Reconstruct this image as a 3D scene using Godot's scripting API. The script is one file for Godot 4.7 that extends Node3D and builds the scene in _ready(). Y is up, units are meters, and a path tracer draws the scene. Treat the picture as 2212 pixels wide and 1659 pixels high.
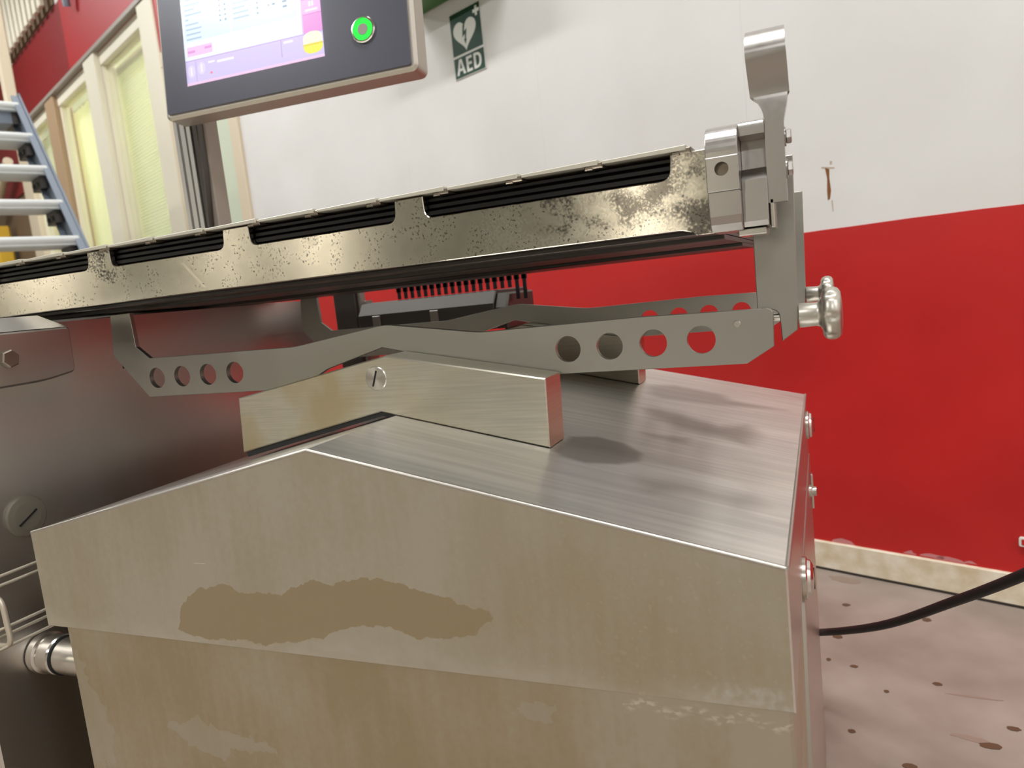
extends Node3D

# ---------------------------------------------------------------- constants
const EYE := Vector3(0, 0.95, 0)
const WALL_D := 2.16                       # distance of the long wall from the origin
const WALL_ANGLE := 1.163184               # the wall runs away to the left at this angle from -z
var along := Vector3(-sin(WALL_ANGLE), 0, -cos(WALL_ANGLE))   # along the wall, going away
var into := Vector3(cos(WALL_ANGLE), 0, -sin(WALL_ANGLE))     # from the hall into the wall
var M := {}                                # materials
var noise := FastNoiseLite.new()
var fine := FastNoiseLite.new()


# ---------------------------------------------------------------- geometry helper
class G:
	var st := SurfaceTool.new()

	func _init():
		st.begin(Mesh.PRIMITIVE_TRIANGLES)

	static func uvof(p: Vector3, n: Vector3) -> Vector2:
		var a := n.abs()
		if a.y >= a.x and a.y >= a.z:
			return Vector2(p.x, p.z)
		if a.z >= a.x:
			return Vector2(p.x, p.y)
		return Vector2(p.z, p.y)

	func vert(p: Vector3, n: Vector3, uv: Vector2):
		st.set_normal(n)
		st.set_uv(uv)
		st.add_vertex(p)

	func tri(a: Vector3, b: Vector3, c: Vector3, n: Vector3):
		if (b - a).cross(c - a).dot(n) > 0.0:
			var t := b
			b = c
			c = t
		for p: Vector3 in [a, b, c]:
			vert(p, n, uvof(p, n))

	func quad(a: Vector3, b: Vector3, c: Vector3, d: Vector3, n: Vector3):
		tri(a, b, c, n)
		tri(a, c, d, n)

	func stri(p: Array, n: Array, uv: Array):        # smooth triangle
		var o := [0, 1, 2]
		if (p[1] - p[0]).cross(p[2] - p[0]).dot(n[0] + n[1] + n[2]) > 0.0:
			o = [0, 2, 1]
		for i in o:
			vert(p[i], n[i], uv[i])

	static func area(p: PackedVector2Array) -> float:
		var s := 0.0
		for i in p.size():
			s += p[i].cross(p[(i + 1) % p.size()])
		return s

	static func inset(p: PackedVector2Array, b: float) -> PackedVector2Array:
		var r := PackedVector2Array()
		var n := p.size()
		for i in n:
			var e0 := (p[i] - p[(i + n - 1) % n]).normalized()
			var e1 := (p[(i + 1) % n] - p[i]).normalized()
			var n0 := Vector2(-e0.y, e0.x)
			var n1 := Vector2(-e1.y, e1.x)
			var k := 1.0 + n0.dot(n1)
			r.append(p[i] + (n0 + n1) * (b / maxf(k, 0.25)))
		return r

	static func keyhole(p: PackedVector2Array, holes: Array) -> PackedVector2Array:
		var out := PackedVector2Array()
		for i in p.size():
			var a := p[i]
			var b := p[(i + 1) % p.size()]
			var k := maxi(1, int(a.distance_to(b) / 0.02)) if holes.size() > 0 else 1
			for j in k:
				out.append(a.lerp(b, float(j) / k))
		for h: PackedVector2Array in holes:              # hole loops are clockwise
			var bi := 0
			var bj := 0
			var best := 1e9
			for i in out.size():
				for j in h.size():
					var dd: float = out[i].distance_squared_to(h[j])
					if dd < best:
						best = dd
						bi = i
						bj = j
			var m := PackedVector2Array()
			for i in bi + 1:
				m.append(out[i])
			var dir: Vector2 = (h[bj] - out[bi]).normalized()
			var side := Vector2(dir.y, -dir.x) * 2e-5
			for j in h.size():
				m.append(h[(bj + j) % h.size()])
			m.append(h[bj] + side)
			m.append(out[bi] + side)
			for i in range(bi + 1, out.size()):
				m.append(out[i])
			out = m
		return out

	# extruded polygon: outline in the plane o,u,v (front, facing u x v), going back by t, edges chamfered by b
	func prism(pts: PackedVector2Array, o: Vector3, u: Vector3, v: Vector3, t: float, b := 0.0, holes: Array = []):
		var n := u.cross(v)
		if area(pts) < 0.0:
			pts.reverse()
		var hs: Array = []
		for h: PackedVector2Array in holes:
			var hh := h.duplicate()
			if area(hh) > 0.0:
				hh.reverse()
			hs.append(hh)
		var ip := inset(pts, b) if b > 0.0 else pts
		var k := keyhole(ip, hs)
		var big := PackedVector2Array()
		for q in k:
			big.append(q * 1000.0)
		var idx := Geometry2D.triangulate_polygon(big)
		if idx.is_empty():
			print("untriangulated outline near ", o + u * pts[0].x + v * pts[0].y)
		for i in range(0, idx.size(), 3):
			var a := o + u * k[idx[i]].x + v * k[idx[i]].y
			var c := o + u * k[idx[i + 1]].x + v * k[idx[i + 1]].y
			var d := o + u * k[idx[i + 2]].x + v * k[idx[i + 2]].y
			tri(a, c, d, n)
			tri(a - n * t, c - n * t, d - n * t, -n)
		var m := pts.size()
		for i in m:
			var j := (i + 1) % m
			var e := (pts[j] - pts[i]).normalized()
			var s := u * e.y - v * e.x
			var a := o + u * pts[i].x + v * pts[i].y
			var c := o + u * pts[j].x + v * pts[j].y
			quad(a - n * b, c - n * b, c - n * (t - b), a - n * (t - b), s)
			if b > 0.0:
				var ai := o + u * ip[i].x + v * ip[i].y
				var ci := o + u * ip[j].x + v * ip[j].y
				quad(ai, ci, c - n * b, a - n * b, (s + n).normalized())
				quad(ai - n * t, ci - n * t, c - n * (t - b), a - n * (t - b), (s - n).normalized())
		for h: PackedVector2Array in hs:
			for i in h.size():
				var j := (i + 1) % h.size()
				var e: Vector2 = (h[j] - h[i]).normalized()
				var s := u * e.y - v * e.x
				var a: Vector3 = o + u * h[i].x + v * h[i].y
				var c: Vector3 = o + u * h[j].x + v * h[j].y
				quad(a, c, c - n * t, a - n * t, s)

	# box between two corners in the frame o,u,v,n=u x v
	func box(lo: Vector3, hi: Vector3, b := 0.001, o := Vector3.ZERO, u := Vector3.RIGHT, v := Vector3.UP):
		prism(PackedVector2Array([Vector2(lo.x, lo.y), Vector2(hi.x, lo.y), Vector2(hi.x, hi.y), Vector2(lo.x, hi.y)]), o + u.cross(v) * hi.z, u, v, hi.z - lo.z, b)

	# turned shape: profile of (radius, height along axis); smooth round, flat or smooth along
	func lathe(o: Vector3, axis: Vector3, prof: Array, segs := 32, smooth := false):
		axis = axis.normalized()
		var x := axis.cross(Vector3.UP if absf(axis.y) < 0.9 else Vector3.RIGHT).normalized()
		var y := axis.cross(x)
		var fn: Array = []
		for i in prof.size() - 1:
			var d: Vector2 = prof[i + 1] - prof[i]
			fn.append(Vector2(d.y, -d.x).normalized())
		for i in prof.size() - 1:
			var na: Vector2 = fn[i]
			var nb: Vector2 = fn[i]
			if smooth:
				na = (fn[maxi(i - 1, 0)] + fn[i]).normalized()
				nb = (fn[mini(i + 1, fn.size() - 1)] + fn[i]).normalized()
			var p: Vector2 = prof[i]
			var q: Vector2 = prof[i + 1]
			for s in segs:
				var a0 := TAU * s / segs
				var a1 := TAU * (s + 1) / segs
				var d0 := x * cos(a0) + y * sin(a0)
				var d1 := x * cos(a1) + y * sin(a1)
				var P := [o + d0 * p.x + axis * p.y, o + d1 * p.x + axis * p.y, o + d1 * q.x + axis * q.y, o + d0 * q.x + axis * q.y]
				var N := [d0 * na.x + axis * na.y, d1 * na.x + axis * na.y, d1 * nb.x + axis * nb.y, d0 * nb.x + axis * nb.y]
				var U := [Vector2(a0 * 0.05, p.y + p.x), Vector2(a1 * 0.05, p.y + p.x), Vector2(a1 * 0.05, q.y + q.x), Vector2(a0 * 0.05, q.y + q.x)]
				stri([P[0], P[1], P[2]], [N[0], N[1], N[2]], [U[0], U[1], U[2]])
				stri([P[0], P[2], P[3]], [N[0], N[2], N[3]], [U[0], U[2], U[3]])

	func rod(a: Vector3, b: Vector3, r: float, segs := 20, c := 0.0):
		var l := a.distance_to(b)
		lathe(a, b - a, [Vector2(0, 0), Vector2(r - c, 0), Vector2(r, c), Vector2(r, l - c), Vector2(r - c, l), Vector2(0, l)], segs)

	func hexbolt(o: Vector3, axis: Vector3, r: float, h: float):
		axis = axis.normalized()
		var x := axis.cross(Vector3.UP if absf(axis.y) < 0.9 else Vector3.RIGHT).normalized()
		var pts := PackedVector2Array()
		for i in 6:
			pts.append(Vector2.from_angle(TAU * i / 6 + 0.3) * r)
		prism(pts, o + axis * h, x, axis.cross(x), h, r * 0.12)

	func tube(pts: Array, r: float, segs := 12):
		var fr: Array = []
		var nx := Vector3.ZERO
		for i in pts.size():
			var t: Vector3 = (pts[mini(i + 1, pts.size() - 1)] - pts[maxi(i - 1, 0)]).normalized()
			if i == 0:
				nx = t.cross(Vector3.UP if absf(t.y) < 0.9 else Vector3.RIGHT).normalized()
			nx = (nx - t * nx.dot(t)).normalized()
			fr.append([nx, t.cross(nx)])
		var run := 0.0
		for i in pts.size() - 1:
			var l: float = pts[i].distance_to(pts[i + 1])
			for s in segs:
				var P := []
				var N := []
				var U := []
				for k in [[0, 0], [0, 1], [1, 1], [1, 0]]:
					var a: float = TAU * (s + k[1]) / segs
					var f: Array = fr[i + k[0]]
					var d: Vector3 = f[0] * cos(a) + f[1] * sin(a)
					P.append(pts[i + k[0]] + d * r)
					N.append(d)
					U.append(Vector2(a * r, run + l * k[0]))
				stri([P[0], P[1], P[2]], [N[0], N[1], N[2]], [U[0], U[1], U[2]])
				stri([P[0], P[2], P[3]], [N[0], N[2], N[3]], [U[0], U[2], U[3]])
			run += l
		for e in [0, pts.size() - 1]:
			var t: Vector3 = fr[e][0].cross(fr[e][1]) * (-1.0 if e == 0 else 1.0)
			for s in segs:
				var a0 := TAU * s / segs
				var a1 := TAU * (s + 1) / segs
				tri(pts[e], pts[e] + (fr[e][0] * cos(a0) + fr[e][1] * sin(a0)) * r, pts[e] + (fr[e][0] * cos(a1) + fr[e][1] * sin(a1)) * r, t)


# ---------------------------------------------------------------- scene helpers
func tag(o: Node, label := "", category := "", group := "", kind := ""):
	if label: o.set_meta("label", label)
	if category: o.set_meta("category", category)
	if group: o.set_meta("group", group)
	if kind: o.set_meta("kind", kind)

func thing(called: String, at: Vector3, label: String, category: String, group := "") -> Node3D:
	var o := Node3D.new()
	o.name = called
	add_child(o, true)
	o.position = at
	tag(o, label, category, group)
	return o

# commits shapes (in world coordinates) as one mesh under parent; several [G, material] pairs make several surfaces
func part(called: String, g, m: Material, parent: Node3D, label := "") -> MeshInstance3D:
	var mesh := ArrayMesh.new()
	var pairs: Array = g if g is Array else [[g, m]]
	for p in pairs:
		p[0].st.commit(mesh)
		mesh.surface_set_material(mesh.get_surface_count() - 1, p[1])
	var o := MeshInstance3D.new()
	o.name = called
	o.mesh = mesh
	parent.add_child(o, true)
	var at := Vector3.ZERO
	var q: Node = parent
	while q != self:
		at += q.position
		q = q.get_parent()
	o.position = -at
	if label: tag(o, label)
	return o

func structure(called: String, g, m: Material) -> MeshInstance3D:
	var o := part(called, g, m, self)
	o.set_meta("kind", "structure")
	return o

func solo(called: String, g, m: Material, label: String, category: String, group := "") -> MeshInstance3D:
	var o := part(called, g, m, self)
	tag(o, label, category, group)
	return o

func wp(s: float, h: float, d: float) -> Vector3:
	return along * s + into * d + Vector3.UP * h

# box in wall coordinates: s along the wall, h up, d towards the wall
func wbox(g: G, s0: float, s1: float, h0: float, h1: float, d0: float, d1: float, b := 0.002):
	g.box(Vector3(-s1, h0, -d1), Vector3(-s0, h1, -d0), b, Vector3.ZERO, -along, Vector3.UP)

func circle(c: Vector2, r: float, n := 40, sx := 1.0) -> PackedVector2Array:
	var p := PackedVector2Array()
	for i in n:
		var a := TAU * i / n
		p.append(c + Vector2(cos(a) * r * sx, sin(a) * r))
	return p

func rrect(x0: float, y0: float, x1: float, y1: float, r: float, n := 6) -> PackedVector2Array:
	var p := PackedVector2Array()
	for k in 4:
		var c: Vector2 = [Vector2(x1 - r, y1 - r), Vector2(x0 + r, y1 - r), Vector2(x0 + r, y0 + r), Vector2(x1 - r, y0 + r)][k]
		for i in n + 1:
			p.append(c + Vector2.from_angle(PI / 2 * (k + float(i) / n)) * r)
	return p

# rounds the corners of an outline
func rounded(pts: Array, radii) -> PackedVector2Array:
	var out := PackedVector2Array()
	var n := pts.size()
	for i in n:
		var r: float = radii[i] if radii is Array else radii
		var p: Vector2 = pts[i]
		if r <= 0.0:
			out.append(p)
			continue
		var a: Vector2 = p + (pts[(i + n - 1) % n] - p).normalized() * r
		var b: Vector2 = p + (pts[(i + 1) % n] - p).normalized() * r
		for k in 7:
			var t := k / 6.0
			out.append(a.lerp(p, t).lerp(p.lerp(b, t), t))
	return out


# ---------------------------------------------------------------- materials
func steel(color: Color, rough: float, aniso := 0.0, u := 1.5, v := 45.0, bump := 0.0) -> StandardMaterial3D:
	var m := StandardMaterial3D.new()
	m.albedo_color = color
	m.metallic = 1.0
	m.roughness = rough
	if bump > 0.0:
		m.roughness_texture = M.brush_tex
		m.roughness_texture_channel = BaseMaterial3D.TEXTURE_CHANNEL_RED
	m.uv1_scale = Vector3(u, v, 1)
	if aniso != 0.0:
		m.anisotropy_enabled = true
		m.anisotropy = aniso
	return m

func plain(color: Color, rough: float, metal := 0.0) -> StandardMaterial3D:
	var m := StandardMaterial3D.new()
	m.albedo_color = color
	m.roughness = rough
	m.metallic = metal
	return m

func noise_tex(freq: float, lo: Color, hi: Color, sd := 1, octaves := 4, size := 256, normal := false) -> NoiseTexture2D:
	var n := FastNoiseLite.new()
	n.seed = sd
	n.frequency = freq
	n.fractal_octaves = octaves
	var t := NoiseTexture2D.new()
	t.width = size
	t.height = size
	t.seamless = true
	t.noise = n
	if normal:
		t.as_normal_map = true
		t.bump_strength = 4.0
	else:
		var r := Gradient.new()
		r.set_color(0, lo)
		r.set_color(1, hi)
		t.color_ramp = r
	return t

# a picture computed pixel by pixel over a patch of surface; f gets the place in metres
func painted(w: int, h: int, x0: float, x1: float, y0: float, y1: float, f: Callable) -> ImageTexture:
	var im := Image.create(w, h, false, Image.FORMAT_RGB8)
	for j in h:
		var y := lerpf(y0, y1, (j + 0.5) / h)
		for i in w:
			im.set_pixel(i, j, f.call(lerpf(x0, x1, (i + 0.5) / w), y))
	return ImageTexture.create_from_image(im)

func lay(m: StandardMaterial3D, t: Texture2D, x0: float, x1: float, y0: float, y1: float):
	m.albedo_texture = t
	m.roughness_texture = null
	m.normal_enabled = false
	m.texture_repeat = false
	m.uv1_scale = Vector3(1.0 / (x1 - x0), 1.0 / (y1 - y0), 1)
	m.uv1_offset = Vector3(-x0 / (x1 - x0), -y0 / (y1 - y0), 0)

func poly_mask(x: float, y: float, pts: PackedVector2Array, lo: Vector2, hi: Vector2, warp: float) -> float:
	if x < lo.x - warp or x > hi.x + warp or y < lo.y - warp or y > hi.y + warp:
		return 0.0
	var q := Vector2(x + fine.get_noise_2d(x * 900, y * 900) * warp, y + fine.get_noise_2d(x * 900 + 500, y * 900) * warp)
	return 1.0 if Geometry2D.is_point_in_polygon(q, pts) else 0.0

# soft mask: how deep inside an outline, faded over `soft` metres
func soft_mask(x: float, y: float, pts: PackedVector2Array, lo: Vector2, hi: Vector2, soft: float) -> float:
	if x < lo.x - soft or x > hi.x + soft or y < lo.y - soft or y > hi.y + soft:
		return 0.0
	var p := Vector2(x, y)
	var d := 1e9
	for i in pts.size():
		d = minf(d, p.distance_to(Geometry2D.get_closest_point_to_segment(p, pts[i], pts[(i + 1) % pts.size()])))
	if not Geometry2D.is_point_in_polygon(p, pts):
		d = -d
	return smoothstep(-soft, soft, d)

func bounds(p: PackedVector2Array) -> Array:
	var lo := p[0]
	var hi := p[0]
	for q in p:
		lo = lo.min(q)
		hi = hi.max(q)
	return [p, lo, hi]

func make_materials():
	noise.seed = 7
	noise.frequency = 0.01
	noise.fractal_octaves = 4
	fine.seed = 11
	fine.frequency = 0.05
	fine.fractal_octaves = 3
	M.brush_tex = noise_tex(0.02, Color(0.82, 0.82, 0.82), Color(1, 1, 1), 3)
	M.mottle = noise_tex(0.012, Color(0.86, 0.85, 0.83), Color(1, 1, 1), 9, 5)
	M.steel = steel(Color(0.76, 0.735, 0.70), 0.34, -0.5)
	M.steel_dull = steel(Color(0.60, 0.58, 0.55), 0.46, 0.0, 6, 6)
	M.steel_dark = steel(Color(0.36, 0.345, 0.33), 0.45, 0.0, 6, 6)
	M.steel_bright = steel(Color(0.86, 0.84, 0.81), 0.24, 0.0, 5, 5)
	M.cast = steel(Color(0.72, 0.70, 0.68), 0.34, 0.0, 20, 20, 0.05)
	M.cast_dark = steel(Color(0.55, 0.51, 0.46), 0.42, 0.0, 20, 20, 0.06)
	M.polished = steel(Color(0.92, 0.91, 0.89), 0.14, 0.0, 20, 20)
	M.alu = steel(Color(0.78, 0.77, 0.76), 0.42, 0.0, 3, 3)
	M.galv = plain(Color(0.50, 0.535, 0.58), 0.5, 0.3)
	M.galv_light = plain(Color(0.80, 0.81, 0.80), 0.5, 0.2)
	M.link = steel(Color(0.66, 0.65, 0.615), 0.45, 0.0, 8, 8)
	M.turned = steel(Color(0.86, 0.84, 0.81), 0.25, -0.75, 4, 4)
	M.knob = steel(Color(0.78, 0.76, 0.715), 0.42, 0.0, 60, 60, 0.08)
	M.housing = steel(Color(0.87, 0.85, 0.82), 0.36, 0.0, 20, 3)
	M.cover = steel(Color(0.70, 0.68, 0.65), 0.36, 0.0, 6, 6)
	M.wire = plain(Color(0.80, 0.76, 0.69), 0.35, 0.5)
	M.plug = plain(Color(0.46, 0.44, 0.39), 0.5, 0.3)
	M.black = plain(Color(0.03, 0.03, 0.03), 0.5)
	M.grease = plain(Color(0.06, 0.05, 0.045), 0.35, 0.3)
	M.rubber = plain(Color(0.07, 0.075, 0.08), 0.55)
	M.belt = plain(Color(0.80, 0.78, 0.72), 0.45, 0.3)
	M.slit = plain(Color(0.02, 0.02, 0.02), 0.8)
	M.white_wall = plain(Color(0.885, 0.875, 0.86), 0.75)
	M.white_wall.albedo_texture = noise_tex(0.008, Color(0.955, 0.95, 0.945), Color(1, 1, 1), 21, 5)
	M.white_wall.uv1_triplanar = true
	M.white_wall.uv1_world_triplanar = true
	M.white_wall.uv1_scale = Vector3(0.8, 0.8, 0.8)
	M.red_wall = plain(Color(0.775, 0.135, 0.13), 0.42)
	M.red_wall.albedo_texture = noise_tex(0.01, Color(0.93, 0.9, 0.9), Color(1, 1, 1), 23, 4)
	M.red_wall.uv1_triplanar = true
	M.red_wall.uv1_world_triplanar = true
	M.red_fascia = plain(Color(0.66, 0.09, 0.11), 0.5)
	M.red_fascia_dark = plain(Color(0.50, 0.07, 0.09), 0.5)
	M.cream = plain(Color(0.84, 0.78, 0.68), 0.6)
	M.cream_light = plain(Color(0.88, 0.85, 0.77), 0.6)
	M.brown = plain(Color(0.45, 0.36, 0.27), 0.6)
	M.tan = plain(Color(0.66, 0.55, 0.43), 0.6)  # cream post standing in shade, the shade put into its colour
	M.grey_trim = plain(Color(0.60, 0.56, 0.52), 0.5)
	M.skirting = plain(Color(0.97, 0.94, 0.88), 0.55)
	M.skirting.albedo_texture = noise_tex(0.03, Color(0.84, 0.78, 0.67), Color(1, 1, 1), 31, 5)
	M.skirting.uv1_triplanar = true
	M.skirting.uv1_world_triplanar = true
	M.skirting.uv1_scale = Vector3(2, 2, 2)
	M.floor = plain(Color(0.64, 0.59, 0.55), 0.42)
	M.floor.albedo_texture = noise_tex(0.012, Color(0.84, 0.83, 0.81), Color(1, 1, 1), 41, 6)
	M.floor.uv1_triplanar = true
	M.floor.uv1_world_triplanar = true
	M.floor.uv1_scale = Vector3(1.1, 1.1, 1.1)
	M.oil = plain(Color(0.36, 0.29, 0.22), 0.3)
	M.oil_pale = plain(Color(0.55, 0.48, 0.43), 0.4)
	M.hall = plain(Color(0.68, 0.705, 0.65), 0.8)
	M.ceiling = plain(Color(0.66, 0.65, 0.62), 0.8)
	M.office = plain(Color(0.90, 0.91, 0.85), 0.8)
	M.blind = plain(Color(0.91, 0.915, 0.83), 0.6)
	M.blind.backlight_enabled = true
	M.blind.backlight = Color(0.78, 0.78, 0.7)
	M.curtain = plain(Color(0.94, 0.94, 0.87), 0.8)
	M.curtain.backlight_enabled = true
	M.curtain.backlight = Color(0.9, 0.9, 0.78)
	M.glass = plain(Color(0.9, 0.95, 0.9, 0.08), 0.03)
	M.glass.transparency = BaseMaterial3D.TRANSPARENCY_ALPHA
	M.frosted = plain(Color(0.80, 0.83, 0.74), 0.5)
	M.green = plain(Color(0.20, 0.42, 0.14), 0.45)
	M.sign_white = plain(Color(0.88, 0.88, 0.85), 0.5)
	M.sign_green = plain(Color(0.02, 0.22, 0.13), 0.45)
	M.bezel = plain(Color(0.29, 0.29, 0.335), 0.3)
	M.frame = steel(Color(0.72, 0.69, 0.65), 0.5, 0.0, 8, 8)
	M.rust = plain(Color(0.50, 0.30, 0.14), 0.8)
	M.lamp_body = plain(Color(0.85, 0.85, 0.85), 0.5)
	M.lamp = plain(Color(1, 1, 1), 0.5)
	M.lamp.emission_enabled = true
	M.lamp.emission = Color(1.0, 0.98, 0.93)
	M.lamp.emission_energy_multiplier = 3.0
	M.green_glow = plain(Color(0.05, 0.5, 0.15), 0.4)
	M.green_glow.emission_enabled = true
	M.green_glow.emission = Color(0.02, 0.95, 0.22)
	M.green_glow.emission_energy_multiplier = 1.2
	M.yellow = plain(Color(0.85, 0.68, 0.18), 0.5)

	# --- stained front of the hood and the cabinet: places in metres on the front plane
	var blot := bounds(PackedVector2Array([Vector2(-0.738, 0.586), Vector2(-0.720, 0.621), Vector2(-0.701, 0.639), Vector2(-0.644, 0.649), Vector2(-0.624, 0.638), Vector2(-0.567, 0.642), Vector2(-0.530, 0.661), Vector2(-0.506, 0.656), Vector2(-0.460, 0.667), Vector2(-0.437, 0.667), Vector2(-0.393, 0.658), Vector2(-0.360, 0.651), Vector2(-0.337, 0.644), Vector2(-0.315, 0.642), Vector2(-0.312, 0.634), Vector2(-0.335, 0.613), Vector2(-0.401, 0.605), Vector2(-0.420, 0.613), Vector2(-0.469, 0.614), Vector2(-0.499, 0.605), Vector2(-0.521, 0.594), Vector2(-0.596, 0.580), Vector2(-0.711, 0.579)]))
	var pale := bounds(PackedVector2Array([Vector2(-0.795, 0.450), Vector2(-0.764, 0.457), Vector2(-0.734, 0.469), Vector2(-0.718, 0.459), Vector2(-0.616, 0.445), Vector2(-0.618, 0.435), Vector2(-0.690, 0.431), Vector2(-0.705, 0.417), Vector2(-0.744, 0.422), Vector2(-0.772, 0.436)]))
	var pale2 := bounds(PackedVector2Array([Vector2(-0.302, 0.533), Vector2(-0.286, 0.545), Vector2(-0.262, 0.548), Vector2(-0.256, 0.539), Vector2(-0.268, 0.525), Vector2(-0.290, 0.528)]))
	var strip := bounds(PackedVector2Array([Vector2(-0.955, 0.575), Vector2(-0.930, 0.524), Vector2(-0.920, 0.481), Vector2(-0.898, 0.458), Vector2(-0.897, 0.377), Vector2(-0.955, 0.368)]))
	var clean := Color(0.80, 0.785, 0.73)
	var stained := Color(0.725, 0.672, 0.56)
	var scale := Color(0.87, 0.855, 0.82)
	var x0 := -0.98
	var x1 := -0.03
	var front := func(x: float, y: float) -> Color:
		var cloud := noise.get_noise_2d(x * 500, y * 350)
		var drip := fine.get_noise_2d(x * 1100, y * 110)
		var speck := fine.get_noise_2d(x * 1700 + 77, y * 1500)
		var c: Color
		if y > 0.5705:                                   # hood lip
			c = clean.lerp(stained, clampf(0.18 + 0.7 * cloud + 0.2 * drip + 0.22 * speck + 0.40 * smoothstep(-0.45, -0.1, x), 0, 1) * 0.7)
			c = c.lerp(scale, clampf(speck - 0.32, 0, 0.3) * smoothstep(-0.6, -0.1, x))
			var m := poly_mask(x, y, blot[0], blot[1], blot[2], 0.0042)
			c = c.lerp(stained * Color(0.985, 0.98, 0.96), m * 0.85)
			var low := smoothstep(0.6, 0.575, y + 0.012 * cloud) * (1.0 - m)
			c = c.lerp(scale, low * (0.30 + 0.25 * fine.get_noise_2d(x * 400, y * 900)))
			if x > -0.13 and y < 0.592:
				c = c.lerp(Color(0.86, 0.87, 0.85), clampf(0.25 + speck * 0.9, 0, 0.6) * smoothstep(-0.13, -0.09, x) * smoothstep(0.596 + 0.01 * cloud, 0.585, y))
		else:
			c = stained.lerp(clean, clampf(0.25 + 0.8 * cloud + 0.25 * drip + 0.2 * speck + 0.8 * smoothstep(-0.4, 0.0, x), 0, 1) * 0.75)
			var m := maxf(poly_mask(x, y, pale[0], pale[1], pale[2], 0.008), poly_mask(x, y, pale2[0], pale2[1], pale2[2], 0.008))
			m = maxf(m, 0.8 * poly_mask(x, y, strip[0], strip[1], strip[2], 0.012))
			c = c.lerp(Color(0.775, 0.76, 0.71), m * (0.62 + 0.3 * cloud))
			if x > -0.19 and y > 0.535:
				var mid := 0.556 - 0.02 * (x + 0.15) + 0.004 * sin(x * 140.0)
				var w := 1.0 - clampf(absf(y - mid) / 0.007, 0, 1)
				c = c.lerp(Color(0.93, 0.92, 0.88), w * clampf(fine.get_noise_2d(x * 1600, y * 3800) * 3.0 + 0.1, 0, 0.8))
		if absf(y - 0.672 - (x + 0.685) * 0.02) < 0.0007 and x > -0.70 and x < -0.676:
			c = c.lerp(Color(0.97, 0.95, 0.9), 0.8 * smoothstep(-0.70, -0.68, x))
		return c
	var ft := painted(1140, 528, x0, x1, 0.37, 0.81, front)
	M.front = steel(Color(1, 1, 1), 0.40)
	lay(M.front, ft, x0, x1, 0.37, 0.81)

	# --- roof of the hood: soft darker blotches along the slope
	var blotches: Array = []
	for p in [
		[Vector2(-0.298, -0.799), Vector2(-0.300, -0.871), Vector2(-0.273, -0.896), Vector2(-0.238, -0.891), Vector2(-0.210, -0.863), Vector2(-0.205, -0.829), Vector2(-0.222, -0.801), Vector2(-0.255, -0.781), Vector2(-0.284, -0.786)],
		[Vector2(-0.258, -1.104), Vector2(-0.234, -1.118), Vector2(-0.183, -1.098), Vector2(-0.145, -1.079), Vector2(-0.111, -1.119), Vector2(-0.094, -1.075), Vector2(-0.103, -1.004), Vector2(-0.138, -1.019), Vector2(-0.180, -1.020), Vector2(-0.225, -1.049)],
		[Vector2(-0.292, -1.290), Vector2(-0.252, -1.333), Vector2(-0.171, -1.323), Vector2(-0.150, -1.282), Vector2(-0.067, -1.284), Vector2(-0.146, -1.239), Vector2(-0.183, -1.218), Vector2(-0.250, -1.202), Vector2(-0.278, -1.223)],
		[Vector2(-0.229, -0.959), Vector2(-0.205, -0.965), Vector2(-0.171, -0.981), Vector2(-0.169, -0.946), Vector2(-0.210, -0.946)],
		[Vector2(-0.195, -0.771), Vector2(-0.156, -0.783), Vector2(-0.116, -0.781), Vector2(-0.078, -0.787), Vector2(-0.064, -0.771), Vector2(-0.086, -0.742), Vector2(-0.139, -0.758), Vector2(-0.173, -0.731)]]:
		blotches.append(bounds(PackedVector2Array(p)))
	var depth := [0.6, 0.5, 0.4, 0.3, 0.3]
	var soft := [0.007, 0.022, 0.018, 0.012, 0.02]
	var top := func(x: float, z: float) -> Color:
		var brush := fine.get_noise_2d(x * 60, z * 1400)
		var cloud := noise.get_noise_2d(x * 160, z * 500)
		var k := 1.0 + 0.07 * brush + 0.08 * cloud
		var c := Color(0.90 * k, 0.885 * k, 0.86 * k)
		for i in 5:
			var m: float = depth[i] * soft_mask(x, z, blotches[i][0], blotches[i][1], blotches[i][2], soft[i])
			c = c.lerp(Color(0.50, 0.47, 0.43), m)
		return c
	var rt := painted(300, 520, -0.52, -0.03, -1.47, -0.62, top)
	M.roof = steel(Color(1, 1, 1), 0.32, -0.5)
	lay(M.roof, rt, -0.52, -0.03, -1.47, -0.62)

	# --- grimy face of the conveyor rail
	var face := func(x: float, y: float) -> Color:
		var c := Color(0.775, 0.745, 0.69)
		var n1 := noise.get_noise_2d(x * 2600, y * 2600)
		var n2 := fine.get_noise_2d(x * 4300, y * 4300)
		var n3 := noise.get_noise_2d(x * 1000 + 90, y * 1400)
		c = c * (1.0 + 0.06 * n1)
		var g := smoothstep(-0.38, -0.22, x) * 0.55
		g += 0.75 * exp(-pow((x + 0.985) / 0.035, 2)) * smoothstep(1.01, 1.035, y) + 0.06
		g += 0.35 * exp(-pow((x + 0.165) / 0.03, 2)) * smoothstep(1.0, 1.03, y)
		g += 0.12 * smoothstep(1.02, 1.05, y)
		var w := smoothstep(-0.1, 0.65, n3 * 1.0 + n1 * 0.6 + n2 * 0.7 + g - 0.45) * clampf(g * 1.3, 0, 0.68)
		c = c.lerp(Color(0.27, 0.255, 0.24), w)
		if x > -0.36 and n2 - n3 > 0.25:
			c = c.lerp(Color(0.9, 0.88, 0.83), 0.45)
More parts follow.
